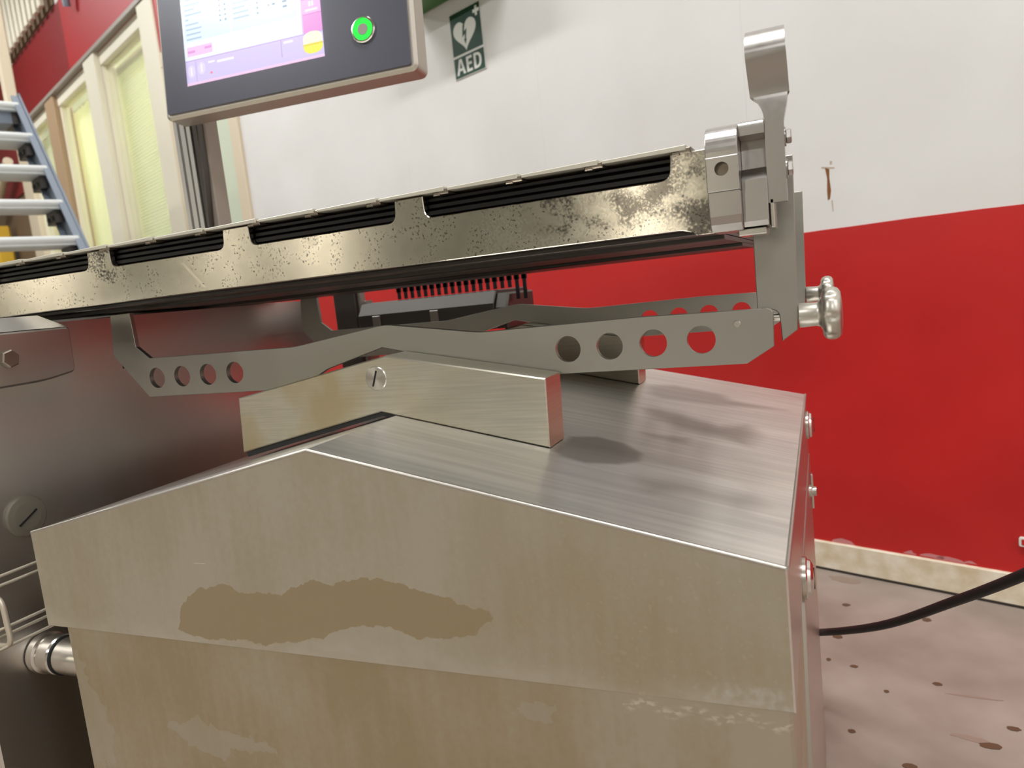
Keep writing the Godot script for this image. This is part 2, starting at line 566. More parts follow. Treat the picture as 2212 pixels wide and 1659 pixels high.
		for sc: Array in [[-0.80, 0.0028, 0.75], [-0.862, 0.0016, 0.3], [-0.93, 0.001, 0.2]]:
			var dx: float = absf(x - sc[0] - (1.01 - y) * 0.9)
			if dx < sc[1] and y < 1.035 and y > 0.998:
				c = c.lerp(Color(0.9, 0.87, 0.8), sc[2] * (0.6 + 0.6 * n2))
		if n2 > 0.40 and n1 > 0.02:
			c = c * 0.62
		return c
	var st := painted(1640, 130, -1.3, -0.09, 0.98, 1.076, face)
	M.rail = steel(Color(1, 1, 1), 0.22, -0.6)
	lay(M.rail, st, -1.3, -0.09, 0.98, 1.076)

	# --- brushed saddle brackets with brownish bloom
	var sad := func(x: float, y: float) -> Color:
		var brush := fine.get_noise_2d(x * 160, y * 6000)
		var bloom := noise.get_noise_2d(x * 700, y * 500)
		var k := 1.0 + 0.06 * brush + 0.05 * bloom
		var c := Color(0.80 * k, 0.78 * k, 0.72 * k)
		c = c.lerp(Color(0.72, 0.66, 0.53), clampf(0.25 + bloom * 1.3, 0, 0.8) * smoothstep(-0.35, -0.6, x))
		return c
	var bt := painted(640, 160, -0.79, -0.28, 0.75, 0.89, sad)
	M.saddle = steel(Color(1, 1, 1), 0.33, -0.5)
	lay(M.saddle, bt, -0.79, -0.28, 0.75, 0.89)

	# --- tray screen: an out-of-focus page of rows on pale blue, violet bar below, pink keys at the side
	var im := Image.create(688, 516, false, Image.FORMAT_RGB8)
	im.fill(Color(0.86, 0.80, 0.97))
	im.fill_rect(Rect2i(0, 0, 592, 408), Color(0.95, 0.98, 1.0))
	im.fill_rect(Rect2i(10, 70, 565, 260), Color(0.86, 0.94, 0.99))
	im.fill_rect(Rect2i(245, 60, 8, 280), Color(0.95, 0.98, 1.0))
	im.fill_rect(Rect2i(598, 0, 90, 408), Color(0.93, 0.58, 0.87))
	for r in 5:
		im.fill_rect(Rect2i(600, 10 + r * 66, 86, 56), Color(0.97, 0.70, 0.92))
		im.fill_rect(Rect2i(600, 66 + r * 66, 86, 5), Color(0.87, 0.50, 0.80))
		im.fill_rect(Rect2i(632, 18 + r * 66, 10, 20), Color(1, 0.96, 1))
		im.fill_rect(Rect2i(646, 18 + r * 66, 8, 20), Color(1, 0.96, 1))
		im.fill_rect(Rect2i(614, 48 + r * 66, 58, 9), Color(1, 0.92, 1))
	var rng := RandomNumberGenerator.new()
	rng.seed = 5
	for r in 12:
		var y := 84 + r * 21
		im.fill_rect(Rect2i(18, y, rng.randi_range(18, 90), 7), Color(0.66, 0.75, 0.84))
		if r < 10:
			im.fill_rect(Rect2i(196 - (30 if r < 3 else 0), y - 8, 34 if r < 3 else 7, 7), Color(0.45, 0.55, 0.66))
			im.fill_rect(Rect2i(222, y - 8, 8, 8), Color(0.45, 0.55, 0.66))
			im.fill_rect(Rect2i(264, y, rng.randi_range(40, 100), 7), Color(0.66, 0.75, 0.84))
			im.fill_rect(Rect2i(384, y, 7, 8), Color(0.42, 0.52, 0.62))
			if r % 2 == 0 or r < 6:
				im.fill_rect(Rect2i(440, y, 6, 8), Color(0.42, 0.52, 0.62))
				im.fill_rect(Rect2i(460, y, 14, 8), Color(0.42, 0.52, 0.62))
			im.fill_rect(Rect2i(510, y, 20, 8), Color(0.42, 0.52, 0.62))
	im.fill_rect(Rect2i(14, 352, 132, 40), Color(0.96, 0.78, 0.95))
	im.fill_rect(Rect2i(18, 368, 38, 10), Color(0.90, 0.58, 0.86))
	im.fill_rect(Rect2i(106, 362, 36, 10), Color(0.90, 0.58, 0.86))
	im.fill_rect(Rect2i(0, 408, 688, 4), Color(0.78, 0.66, 0.88))
	im.fill_rect(Rect2i(486, 412, 3, 70), Color(0.72, 0.60, 0.82))
	im.fill_rect(Rect2i(52, 412, 3, 104), Color(0.78, 0.68, 0.88))
	im.fill_rect(Rect2i(118, 428, 34, 8), Color(1, 0.97, 1))
	im.fill_rect(Rect2i(164, 432, 86, 10), Color(1, 0.97, 1))
	im.fill_rect(Rect2i(500, 420, 44, 9), Color(1, 0.97, 1))
	im.fill_rect(Rect2i(126, 474, 9, 9), Color(0.98, 0.45, 0.5))
	im.fill_rect(Rect2i(0, 505, 688, 11), Color(0.98, 0.82, 0.95))
	for c: Array in [[28, 456, 20], [82, 450, 20]]:
		for y in range(-26, 27):
			var w := int(c[2] * sqrt(maxf(0, 1 - pow(y / 27.0, 2))))
			im.fill_rect(Rect2i(c[0] - w, c[1] + y, 2 * w, 1), Color(0.91, 0.87, 0.98))
			if w > 4 and absi(y) < 18:
				im.fill_rect(Rect2i(c[0] - 4, c[1] + y, 8, 1), Color(0.99, 0.97, 1.0))
	for y in range(-44, 45):
		var w := int(46 * pow(maxf(0, 1 - pow(y / 45.0, 4)), 0.5))
		im.fill_rect(Rect2i(638 - w, 448 + y, 2 * w, 1), Color(1, 1, 0.86) if y < 4 else (Color(0.93, 0.86, 0.05) if y < 12 else Color(1, 0.97, 0.2)))
	im.resize(344, 258, Image.INTERPOLATE_LANCZOS)
	M.screen = plain(Color(0.02, 0.02, 0.02), 0.2)
	M.screen.emission_enabled = true
	M.screen.emission = Color.BLACK
	M.screen.emission_texture = ImageTexture.create_from_image(im)
	M.screen.emission_energy_multiplier = 1.12
	M.screen.texture_repeat = false


# ---------------------------------------------------------------- lamps
const LAMP_ENERGY := 14.0
const GLINT_LAMP_ENERGY := 5.5

func lamp(s: float, d: float, h: float, length: float, label: String):
	var at := wp(s, h, d)
	var o := thing("ceiling_light", at, label, "light", "strip lights under the hall ceiling")
	var g := G.new()
	wbox(g, s - length / 2, s + length / 2, h, h + 0.09, d - 0.15, d + 0.15, 0.01)
	part("body", g, M.lamp_body, o)
	g = G.new()
	wbox(g, s - length / 2 + 0.03, s + length / 2 - 0.03, h - 0.012, h + 0.001, d - 0.12, d + 0.12, 0.003)
	part("diffuser", g, M.lamp, o)
	g = G.new()
	for k in [-0.4, 0.4]:
		g = G.new()
		g.rod(wp(s + k * length, h + 0.08, d), wp(s + k * length, 6.0, d), 0.008, 8)
		part("suspension_rod", g, M.alu, o)
	var l := AreaLight3D.new()
	l.name = "light"
	l.area_size = Vector2(length - 0.06, 0.24)
	l.light_color = Color(0.985, 0.995, 1.0)
	l.light_energy = LAMP_ENERGY
	l.area_range = 30.0
	l.area_attenuation = 2.0
	l.shadow_enabled = true
	o.add_child(l)
	l.basis = Basis(-along, into, Vector3.UP)              # shines along its -z: straight down
	l.position = Vector3(0, -0.03, 0)


func glint_lamp(s: float, w: float, label: String):  # unseen panel added to throw upright glints onto the conveyor rail
	var o := thing("added_glint_light", wp(s, 1.4, -10.98), label, "light", "upright light panels added for rail glints")
	var g := G.new()
	wbox(g, s - w / 2 - 0.05, s + w / 2 + 0.05, 1.35, 3.65, -11.0, -10.93, 0.004)
	part("body", g, M.lamp_body, o)
	g = G.new()
	wbox(g, s - w / 2, s + w / 2, 1.4, 3.6, -10.935, -10.92, 0.002)
	part("diffuser", g, M.lamp, o)
	var l := AreaLight3D.new()
	l.name = "light"
	l.area_size = Vector2(w, 2.2)
	l.light_color = Color(1.0, 0.96, 0.87)
	l.light_energy = GLINT_LAMP_ENERGY * w
	l.area_range = 30.0
	l.area_attenuation = 2.0
	l.shadow_enabled = true
	o.add_child(l)
	l.basis = Basis(along, Vector3.UP, -into)              # shines along its -z, into the hall
	l.position = wp(s, 2.5, -10.91) - o.position


# ---------------------------------------------------------------- build
func _ready():
	# camera
	var yaw := 0.404
	var pitch := 0.126339
	var roll := 0.106037
	var fwd := Vector3(-sin(yaw) * cos(pitch), -sin(pitch), -cos(yaw) * cos(pitch))
	var r0 := fwd.cross(Vector3.UP).normalized()
	var u0 := r0.cross(fwd)
	var right := r0 * cos(roll) - u0 * sin(roll)
	var up := u0 * cos(roll) + r0 * sin(roll)
	var cam := Camera3D.new()
	cam.name = "camera"
	add_child(cam)
	cam.transform = Transform3D(Basis(right, up, -fwd), EYE)
	cam.near = 0.05
	cam.far = 60.0
	var ca := CameraAttributesPhysical.new()
	ca.frustum_focal_length = 12.0 / (829.5 / 1601.74)     # 24 mm high frame
	ca.frustum_focus_distance = 0.95
	ca.frustum_near = 0.05
	ca.frustum_far = 60.0
	ca.exposure_aperture = 6.0
	cam.attributes = ca
	cam.current = true
	# environment: a closed hall, lit by its lamps and added panels
	var env := Environment.new()
	env.background_mode = Environment.BG_COLOR
	env.background_color = Color(0.02, 0.02, 0.02)
	env.tonemap_mode = Environment.TONE_MAPPER_LINEAR
	env.tonemap_exposure = 0.83
	env.sdfgi_enabled = true
	env.ssao_enabled = true
	env.ssil_enabled = true
	var we := WorldEnvironment.new()
	we.name = "environment"
	we.environment = env
	add_child(we)
	make_materials()
	# lamps of the hall, then the panels added for rail glints
	for a in [
		[-3.9, 0.26, 4.8, 1.8, "strip light nearest the plain white wall, beyond the socket end"],
		[0.2, 0.26, 4.8, 1.8, "strip light over the cabinet, right of the heart sign"],
		[4.3, 0.26, 4.8, 1.8, "strip light in front of the office door"],
		[8.4, 0.26, 4.8, 1.8, "strip light in front of the slatted grille"],
		[-3.0, -4.2, 4.8, 1.8, "strip light over the open floor behind the viewer"],
		[2.6, -4.2, 4.8, 1.8, "strip light over the middle of the hall"],
		[8.4, -4.2, 4.8, 1.8, "strip light over the hall opposite the stairs"]]:
		lamp(a[0], a[1], a[2], a[3], "white " + a[4])
	glint_lamp(-1.9, 0.6, "widest added upright light panel on the far wall, apart from three narrower ones")
	glint_lamp(3.5, 0.34, "narrow added upright light panel on the far wall, nearest the widest one")
	glint_lamp(5.13, 0.22, "narrowest added upright light panel on the far wall")
	glint_lamp(8.07, 0.45, "medium added upright light panel on the far wall, towards the stairs")
	build_hall()
	build_windows()
	build_stairs()
	build_sign()
	build_panel()
	build_cabinet()
	build_housing()
	build_conveyor()
	build_brackets()
	build_rear()
	build_cable()


func build_hall():
	var g := G.new()
	wbox(g, -5.2, 13.2, -0.2, 0.0, -11.2, 5.2, 0.0)
	var fl := structure("floor", g, M.floor)
	g = G.new()
	wbox(g, -5.2, 13.2, 6.0, 6.2, -11.2, 2.5, 0.0)
	structure("ceiling", g, M.ceiling)
	g = G.new()
	wbox(g, -5.2, -5.0, 0.0, 6.0, -11.0, 2.5, 0.0)
	structure("wall_right", g, M.white_wall)
	g = G.new()
	wbox(g, 13.0, 13.2, 0.0, 6.0, -11.0, 2.5, 0.0)
	structure("wall_left", g, M.hall)
	g = G.new()
	wbox(g, -5.2, 13.2, 0.0, 6.0, -11.2, -11.0, 0.0)
	structure("wall_front", g, M.hall)
	# the long wall: plain boards at the near end, glazed offices further away
	g = G.new()
	wbox(g, -5.0, 4.42, 0.0, 6.0, WALL_D + 0.004, 2.36, 0.0)
	wbox(g, 4.42, 13.0, 3.88, 6.0, WALL_D + 0.004, 2.36, 0.0)
	var wall := structure("wall_back", g, M.white_wall)
	var seams := [-5.0, -3.91, -3.07, -2.23, -1.39, -0.55, 0.29, 1.131, 1.96, 2.813, 3.65, 4.418]
	for i in seams.size() - 1:
		g = G.new()
		wbox(g, seams[i] + 0.0001, seams[i + 1] - 0.0001, 1.0, 5.99, WALL_D, WALL_D + 0.005, 0.0004)
		part("wall_panel", g, M.white_wall, wall)
	# red painted dado with a hand-cut upper edge
	var top: Array = [Vector2(5.0, 0.0), Vector2(5.0, 1.024)]
	for i in 120:
		var s := 5.0 - 9.42 * (i + 1) / 121.0
		top.append(Vector2(s, 1.024 + 0.0022 * fine.get_noise_1d(i * 9.0) + 0.0018 * noise.get_noise_1d(i * 60.0)))
	top.append(Vector2(-4.42, 1.024))
	top.append(Vector2(-4.42, 0.0))
	g = G.new()
	g.prism(PackedVector2Array(top), into * (WALL_D - 0.002), -along, Vector3.UP, 0.006, 0.0)
	part("painted_dado", g, M.red_wall, wall, "red painted dado")
	g = G.new()
	for sc in [[0.905, 0.09, 0.035, 1.0], [0.72, 0.092, 0.018, 0.7], [0.66, 0.093, 0.03, 0.8], [0.615, 0.091, 0.04, 1.0], [0.57, 0.094, 0.014, 0.5]]:
		var pts := PackedVector2Array()
		for i in 14:
			var a := TAU * i / 14
			pts.append(Vector2(-sc[0] + cos(a) * sc[2] * (1 + 0.4 * fine.get_noise_2d(i * 50, sc[0] * 900)), sc[1] + maxf(0, sin(a)) * 0.013 * sc[3] * (1 + 0.8 * fine.get_noise_2d(i * 70, sc[0] * 300))))
		g.prism(pts, into * (WALL_D - 0.0024), -along, Vector3.UP, 0.0012)
	part("chipped_paint", g, plain(Color(0.78, 0.50, 0.50), 0.8), wall, "pale chipped paint above the skirting")
	# rust run on the white wall
	g = G.new()
	var q: Array = [Vector2(-0.905, 1.196), Vector2(-0.893, 1.190), Vector2(-0.894, 1.165), Vector2(-0.891, 1.13), Vector2(-0.895, 1.108), Vector2(-0.901, 1.105), Vector2(-0.902, 1.13), Vector2(-0.900, 1.165)]
	g.prism(PackedVector2Array(q), into * (WALL_D - 0.0006), -along, Vector3.UP, 0.0012)
	part("rust_run", g, M.rust, wall, "brown rust run")
	g = G.new()
	g.prism(PackedVector2Array([Vector2(-0.891, 1.103), Vector2(-0.888, 1.103), Vector2(-0.887, 1.072), Vector2(-0.889, 1.072)]), into * (WALL_D - 0.0006), -along, Vector3.UP, 0.0012)
	g.prism(PackedVector2Array([Vector2(-0.915, 1.2), Vector2(-0.878, 1.192), Vector2(-0.879, 1.189), Vector2(-0.914, 1.196)]), into * (WALL_D - 0.0006), -along, Vector3.UP, 0.0012)
	g.prism(PackedVector2Array([Vector2(-0.890, 1.212), Vector2(-0.884, 1.210), Vector2(-0.886, 1.202), Vector2(-0.891, 1.203)]), into * (WALL_D - 0.0006), -along, Vector3.UP, 0.0012)
	part("scuff_mark", g, plain(Color(0.72, 0.64, 0.55), 0.8), wall)
	# skirting
	g = G.new()
	wbox(g, -5.0, 4.42, 0.004, 0.089, WALL_D - 0.012, WALL_D + 0.002, 0.003)
	structure("baseboard_back", g, M.skirting)
	g = G.new()
	wbox(g, -5.0, 4.42, -0.001, 0.005, WALL_D - 0.0145, WALL_D, 0.001)
	structure("trim_1", g, plain(Color(0.16, 0.12, 0.09), 0.8))
	# small socket low on the red wall
	var so := thing("wall_socket", wp(0.44, 0.16, WALL_D - 0.003), "small white edged socket plate low on the red wall near the cable", "socket")
	g = G.new()
	g.prism(rrect(-0.457, 0.166, -0.38, 0.19, 0.004), into * (WALL_D - 0.012), -along, Vector3.UP, 0.0105, 0.001)
	part("plate", g, M.sign_white, so)
	g = G.new()
	g.prism(rrect(-0.451, 0.17, -0.386, 0.186, 0.002), into * (WALL_D - 0.0128), -along, Vector3.UP, 0.003, 0.0005)
	part("cover", g, M.red_wall, so)
	# drips and smears on the floor
	g = G.new()
	var rng := RandomNumberGenerator.new()
	rng.seed = 12
	var spots := [[0.1917, -1.7291, 0.0093, 0.0079], [0.2533, -1.5184, 0.0185, 0.0108], [0.304, -1.5859, 0.0123, 0.0083], [0.208, -2.0468, 0.0108, 0.0109], [0.0208, -2.1058, 0.0106, 0.0089], [-0.0041, -1.9143, 0.012, 0.01], [0.0276, -1.7727, 0.0091, 0.0064], [0.0881, -1.6768, 0.0056, 0.0057], [0.0133, -1.5112, 0.0079, 0.0064], [0.1077, -1.4213, 0.0128, 0.0084], [-0.0268, -1.7946, 0.0052, 0.0067], [0.2114, -1.4021, 0.0136, 0.008]]
	for sp in spots:
		var pts := PackedVector2Array()
		for i in 16:
			var a := TAU * i / 16
			pts.append(Vector2(sp[0] + cos(a) * sp[2] * rng.randf_range(0.8, 1.1), -sp[1] + sin(a) * sp[3] * rng.randf_range(0.8, 1.1)))
		g.prism(pts, Vector3(0, 0.0012, 0), Vector3.RIGHT, Vector3(0, 0, -1), 0.002)
	var sm := part("oil_spot", g, M.oil, fl, "dark drips of oil")
	sm.set_meta("kind", "stuff")
	g = G.new()
	for sp in [[0.02, -2.28, 0.05, 0.022], [0.255, -1.69, 0.055, 0.004], [0.225, -1.535, 0.035, 0.010]]:
		var pts := PackedVector2Array()
		for i in 18:
			var a := TAU * i / 18
			pts.append(Vector2(sp[0] + cos(a) * sp[2] * rng.randf_range(0.7, 1.1), -sp[1] + sin(a) * sp[3] * rng.randf_range(0.7, 1.1) + cos(a) * sp[3] * -0.8))
		g.prism(pts, Vector3(0, 0.0006, 0), Vector3.RIGHT, Vector3(0, 0, -1), 0.002)
	sm = part("smear", g, M.oil_pale, fl, "brownish smears")
	sm.set_meta("kind", "stuff")


func build_windows():
	var g: G
	# red fascia over the glazing
	g = G.new()
	wbox(g, 4.42, 7.5, 3.26, 3.88, WALL_D - 0.01, 2.36, 0.002)
	wbox(g, 4.42, 5.45, 2.82, 3.26, WALL_D - 0.004, 2.36, 0.002)
	structure("trim_2", g, M.red_fascia)
	g = G.new()
	wbox(g, 7.5, 13.0, 3.26, 3.88, WALL_D, 2.36, 0.002)
	structure("trim_3", g, M.red_fascia_dark)
	g = G.new()
	wbox(g, 5.45, 9.85, 3.225, 3.26, WALL_D - 0.03, WALL_D + 0.02, 0.002)
	structure("trim_4", g, M.grey_trim)
	# glazed bays: [s0, s1] between posts
	var bays := [[5.73, 6.80], [7.10, 8.15], [8.45, 9.45]]
	var posts := [[5.45, 5.73, M.cream_light], [6.80, 7.10, M.cream_light], [8.15, 8.45, M.tan], [9.45, 9.85, M.cream]]
	for i in posts.size():
		g = G.new()
		wbox(g, posts[i][0], posts[i][1], 0.0, 3.225, WALL_D - 0.02, 2.30, 0.006)
		structure("trim_%d" % (5 + i), g, posts[i][2])
	var labels := ["window"]
	for i in 3:
		var s0: float = bays[i][0]
		var s1: float = bays[i][1]
		g = G.new()
		wbox(g, s0, s1, 3.12, 3.225, WALL_D + 0.02, 2.28, 0.004)
		wbox(g, s0, s1, 0.0, 0.5, WALL_D + 0.02, 2.28, 0.004)
		wbox(g, s0, s0 + 0.03, 0.5, 3.12, WALL_D + 0.03, 2.27, 0.004)
		wbox(g, s1 - 0.03, s1, 0.5, 3.12, WALL_D + 0.03, 2.27, 0.004)
		var w := structure("window_%d" % (i + 1), g, M.cream_light)
		g = G.new()
		wbox(g, s0 + 0.03, s1 - 0.03, 0.5, 3.12, 2.225, 2.231, 0.0)
		part("pane", g, M.glass, w)
	# venetian blind in the nearest bay, curtains in the next
	var bl := thing("venetian_blind", wp(6.265, 0.6, 2.33), "pale venetian blind lowered in the office window next to the door", "blind")
	g = G.new()
	wbox(g, 5.60, 7.04, 3.08, 3.13, 2.312, 2.36, 0.004)
	part("headrail", g, M.cream_light, bl)
	for i in 80:
		var h := 3.065 - i * 0.026
		g = G.new()
		g.prism(PackedVector2Array([Vector2(0.010, -0.0125), Vector2(-0.002, -0.002), Vector2(-0.001, 0.0125), Vector2(-0.0002, 0.0125), Vector2(-0.001, -0.002), Vector2(0.0108, -0.0125)]), wp(7.03, h, 2.337), into, Vector3.UP, 1.43 * signf(into.cross(Vector3.UP).dot(along)))
		part("slat", g, M.blind, bl)
	for b in [[7.07, 8.41, "pale curtain hanging behind the middle office window", 11.0], [8.45, 9.8, "pale curtain hanging behind the farthest office window", 9.0]]:
		g = G.new()
		var n := 60
		for i in n:
			var a: float = lerpf(b[0], b[1], float(i) / n)
			var c: float = lerpf(b[0], b[1], float(i + 1) / n)
			var da := 2.345 + 0.02 * sin(a * b[3] * 6) + 0.01 * sin(a * 37)
			var dc := 2.345 + 0.02 * sin(c * b[3] * 6) + 0.01 * sin(c * 37)
			var nn := (-into * (c - a) + along * (dc - da)).normalized()
			g.quad(wp(a, 0.3, da), wp(c, 0.3, dc), wp(c, 3.1, dc), wp(a, 3.1, da), nn)
			g.quad(wp(a, 0.3, da + 0.002), wp(c, 0.3, dc + 0.002), wp(c, 3.1, dc + 0.002), wp(a, 3.1, da + 0.002), -nn)
		var cu := thing("curtain", wp((b[0] + b[1]) / 2, 0.3, 2.345), b[2], "curtain", "")
		part("cloth", g, M.curtain, cu)
		g = G.new()
		g.rod(wp(b[0], 3.11, 2.345), wp(b[1], 3.11, 2.345), 0.008, 10)
		part("rail", g, M.alu, cu)
	# door with a pale glazed leaf under its lintel
	g = G.new()
	wbox(g, 4.42, 4.54, 0.0, 2.72, WALL_D - 0.02, 2.30, 0.005)
	wbox(g, 5.33, 5.45, 0.0, 2.72, WALL_D - 0.02, 2.30, 0.005)
	wbox(g, 4.42, 5.45, 2.72, 2.82, WALL_D - 0.02, 2.30, 0.005)
	var dr := structure("door_1", g, M.cream)
	g = G.new()
	wbox(g, 4.54, 5.33, 0.005, 2.715, WALL_D + 0.04, WALL_D + 0.08, 0.003)
	part("leaf", g, M.frosted, dr, "pale green glazed leaf")
	g = G.new()
	g.rod(wp(4.62, 1.02, WALL_D + 0.04), wp(4.62, 1.02, WALL_D - 0.01), 0.009, 12)
	g.rod(wp(4.62, 1.02, WALL_D - 0.01), wp(4.74, 1.02, WALL_D - 0.01), 0.009, 12)
	part("door_handle", g, M.alu, dr)
	# office behind the glass
	g = G.new()
	wbox(g, 4.6, 9.9, 0.0, 3.4, 4.6, 4.7, 0.0)
	wbox(g, 4.5, 4.6, 0.0, 3.4, 2.30, 4.7, 0.0)
	wbox(g, 9.85, 9.95, 0.0, 3.4, 2.30, 4.7, 0.0)
	structure("wall_office", g, M.office)
	g = G.new()
	wbox(g, 4.5, 9.95, 3.4, 3.5, 2.30, 4.7, 0.0)
	structure("ceiling_office", g, M.office)
	for s in [6.2, 8.3]:
		var ol := thing("office_light", wp(s, 3.38, 3.3), "square office ceiling light behind the window with the blind" if s < 7 else "square office ceiling light behind the curtained windows", "light", "office ceiling lights")
		g = G.new()
		wbox(g, s - 0.4, s + 0.4, 3.375, 3.398, 2.9, 3.7, 0.004)
		part("housing", g, M.lamp_body, ol)
		g = G.new()
		wbox(g, s - 0.37, s + 0.37, 3.366, 3.376, 2.93, 3.67, 0.002)
		part("diffuser", g, M.lamp, ol)
		var l := AreaLight3D.new()
		l.name = "light"
		l.area_size = Vector2(0.74, 0.74)
		l.light_color = Color(1.0, 1.0, 0.93)
		l.light_energy = 11.0
		l.area_range = 12.0
		l.area_attenuation = 2.0
		l.shadow_enabled = true
		ol.add_child(l)
		l.basis = Basis(-along, into, Vector3.UP)
		l.position = Vector3(0, -0.03, 0)
	# what stands past the glazing at the far end
	g = G.new()
	wbox(g, 9.85, 13.0, 2.62, 3.26, WALL_D, 2.36, 0.002)
	structure("trim_9", g, M.red_fascia_dark)
	g = G.new()
	wbox(g, 9.85, 13.0, 0.0, 2.62, WALL_D + 0.02, 2.36, 0.002)
	structure("wall_far", g, M.brown)
	g = G.new()
	g.rod(wp(9.9, 2.95, 2.05), wp(11.3, 2.45, 2.05), 0.05, 12)
	solo("brace_pipe", g, M.cream, "cream brace pipe sloping across the far wall behind the stairs", "pipe")
	g = G.new()
	wbox(g, 10.75, 10.98, 0.0, 2.35, 1.95, 2.12, 0.02)
	solo("yellow_post", g, M.yellow, "yellow protection post by the far wall, seen under the stair treads", "post")
	# upright slats of the grille above the red band
	var gr := thing("slatted_grille", wp(8.5, 3.885, 2.08), "white upright slat grille standing above the red band", "grille")
	for i in 10:
		var s := 7.72 + i * 0.172
		g = G.new()
		wbox(g, s, s + 0.10, 3.885, 5.6, 2.06, 2.10, 0.006)
		part("slat", g, M.cream_light, gr)
	g = G.new()
	wbox(g, 7.7, 9.40, 5.5, 5.6, 2.10, 2.14, 0.004)
	part("rail", g, M.cream_light, gr)
	g = G.new()
	wbox(g, 7.65, 9.45, 3.885, 5.6, 2.145, 2.162, 0.0)
	part("backing", g, M.brown, gr)
	g = G.new()
	g.tube([wp(7.02, 5.4, 2.08), wp(7.03, 4.2, 2.08), wp(7.05, 3.72, 2.08), wp(7.07, 3.66, 2.09)], 0.03, 10)
	solo("drain_pipe", g, M.galv, "grey pipe end coming down over the red band", "pipe")


func build_stairs():
	var o := thing("steel_stair", wp(3.06, 0, 0.8), "grey steel stair with open treads rising in front of the office windows", "stairs")
	var slope := 1.18
	var e := Vector2(1, slope).normalized()
	var base := Vector2(3.06, 0.0)
	var topp := Vector2(5.06, 2.36)
	var perp := Vector2(e.y, -e.x)
	for side in [[1.145, 1.155], [0.345, 0.355]]:
		var g := G.new()
		var u := -along
		var f := func(p: Vector2) -> Vector2: return Vector2(-p.x, p.y)
		var w := perp * 0.17
		g.prism(PackedVector2Array([f.call(base), f.call(topp), f.call(topp + w), f.call(Vector2(base.x + 0.23, 0))]), into * side[0], u, Vector3.UP, side[1] - side[0], 0.001)
		# flanges along both edges of the channel
		var d0: float = side[0]
		for k in [0.0, 0.158]:
			var a: Vector2 = base + perp * k + e * 0.02 * (1 if k == 0.0 else 7)
			var b: Vector2 = topp + perp * k
			var c := perp * 0.012
			g.prism(PackedVector2Array([f.call(a), f.call(b), f.call(b + c), f.call(a + c)]), into * (d0 - 0.03 if d0 > 1.0 else d0 + 0.0), u, Vector3.UP, 0.05, 0.001)
		part("stringer", g, M.galv, o)
	for i in 11:
		var h := 2.289 - i * 0.2085
		var s := 4.998 - i * 0.1767
		var g := G.new()
		wbox(g, s, s + 0.24, h - 0.045, h, 0.36, 1.135, 0.008)
		var t := part("tread", g, M.galv_light, o)
		g = G.new()
		g.rod(wp(s + 0.008, h - 0.018, 0.36), wp(s + 0.008, h - 0.018, 1.135), 0.02, 14)
		part("nosing", g, M.galv_light, t)
		g = G.new()
		wbox(g, s + 0.04, s + 0.22, h - 0.11, h - 0.045, 1.10, 1.14, 0.003)
		g.hexbolt(wp(s + 0.09, h - 0.085, 1.10), -into, 0.012, 0.01)
		g.hexbolt(wp(s + 0.17, h - 0.085, 1.10), -into, 0.012, 0.01)
		part("cleat", g, M.steel_dark, t)
	var g := G.new()
	wbox(g, 5.04, 5.10, 2.25, 3.6, 1.09, 1.15, 0.006)
	part("handrail_post", g, M.cream, o)
	g = G.new()
	wbox(g, 5.04, 6.6, 2.18, 2.26, 0.34, 1.15, 0.004)
	part("landing", g, M.galv, o)
	g = G.new()
	for d in [0.38, 1.1]:
		wbox(g, 6.45, 6.55, 0.0, 2.18, d, d + 0.05, 0.004)
	part("support_leg", g, M.galv, o)


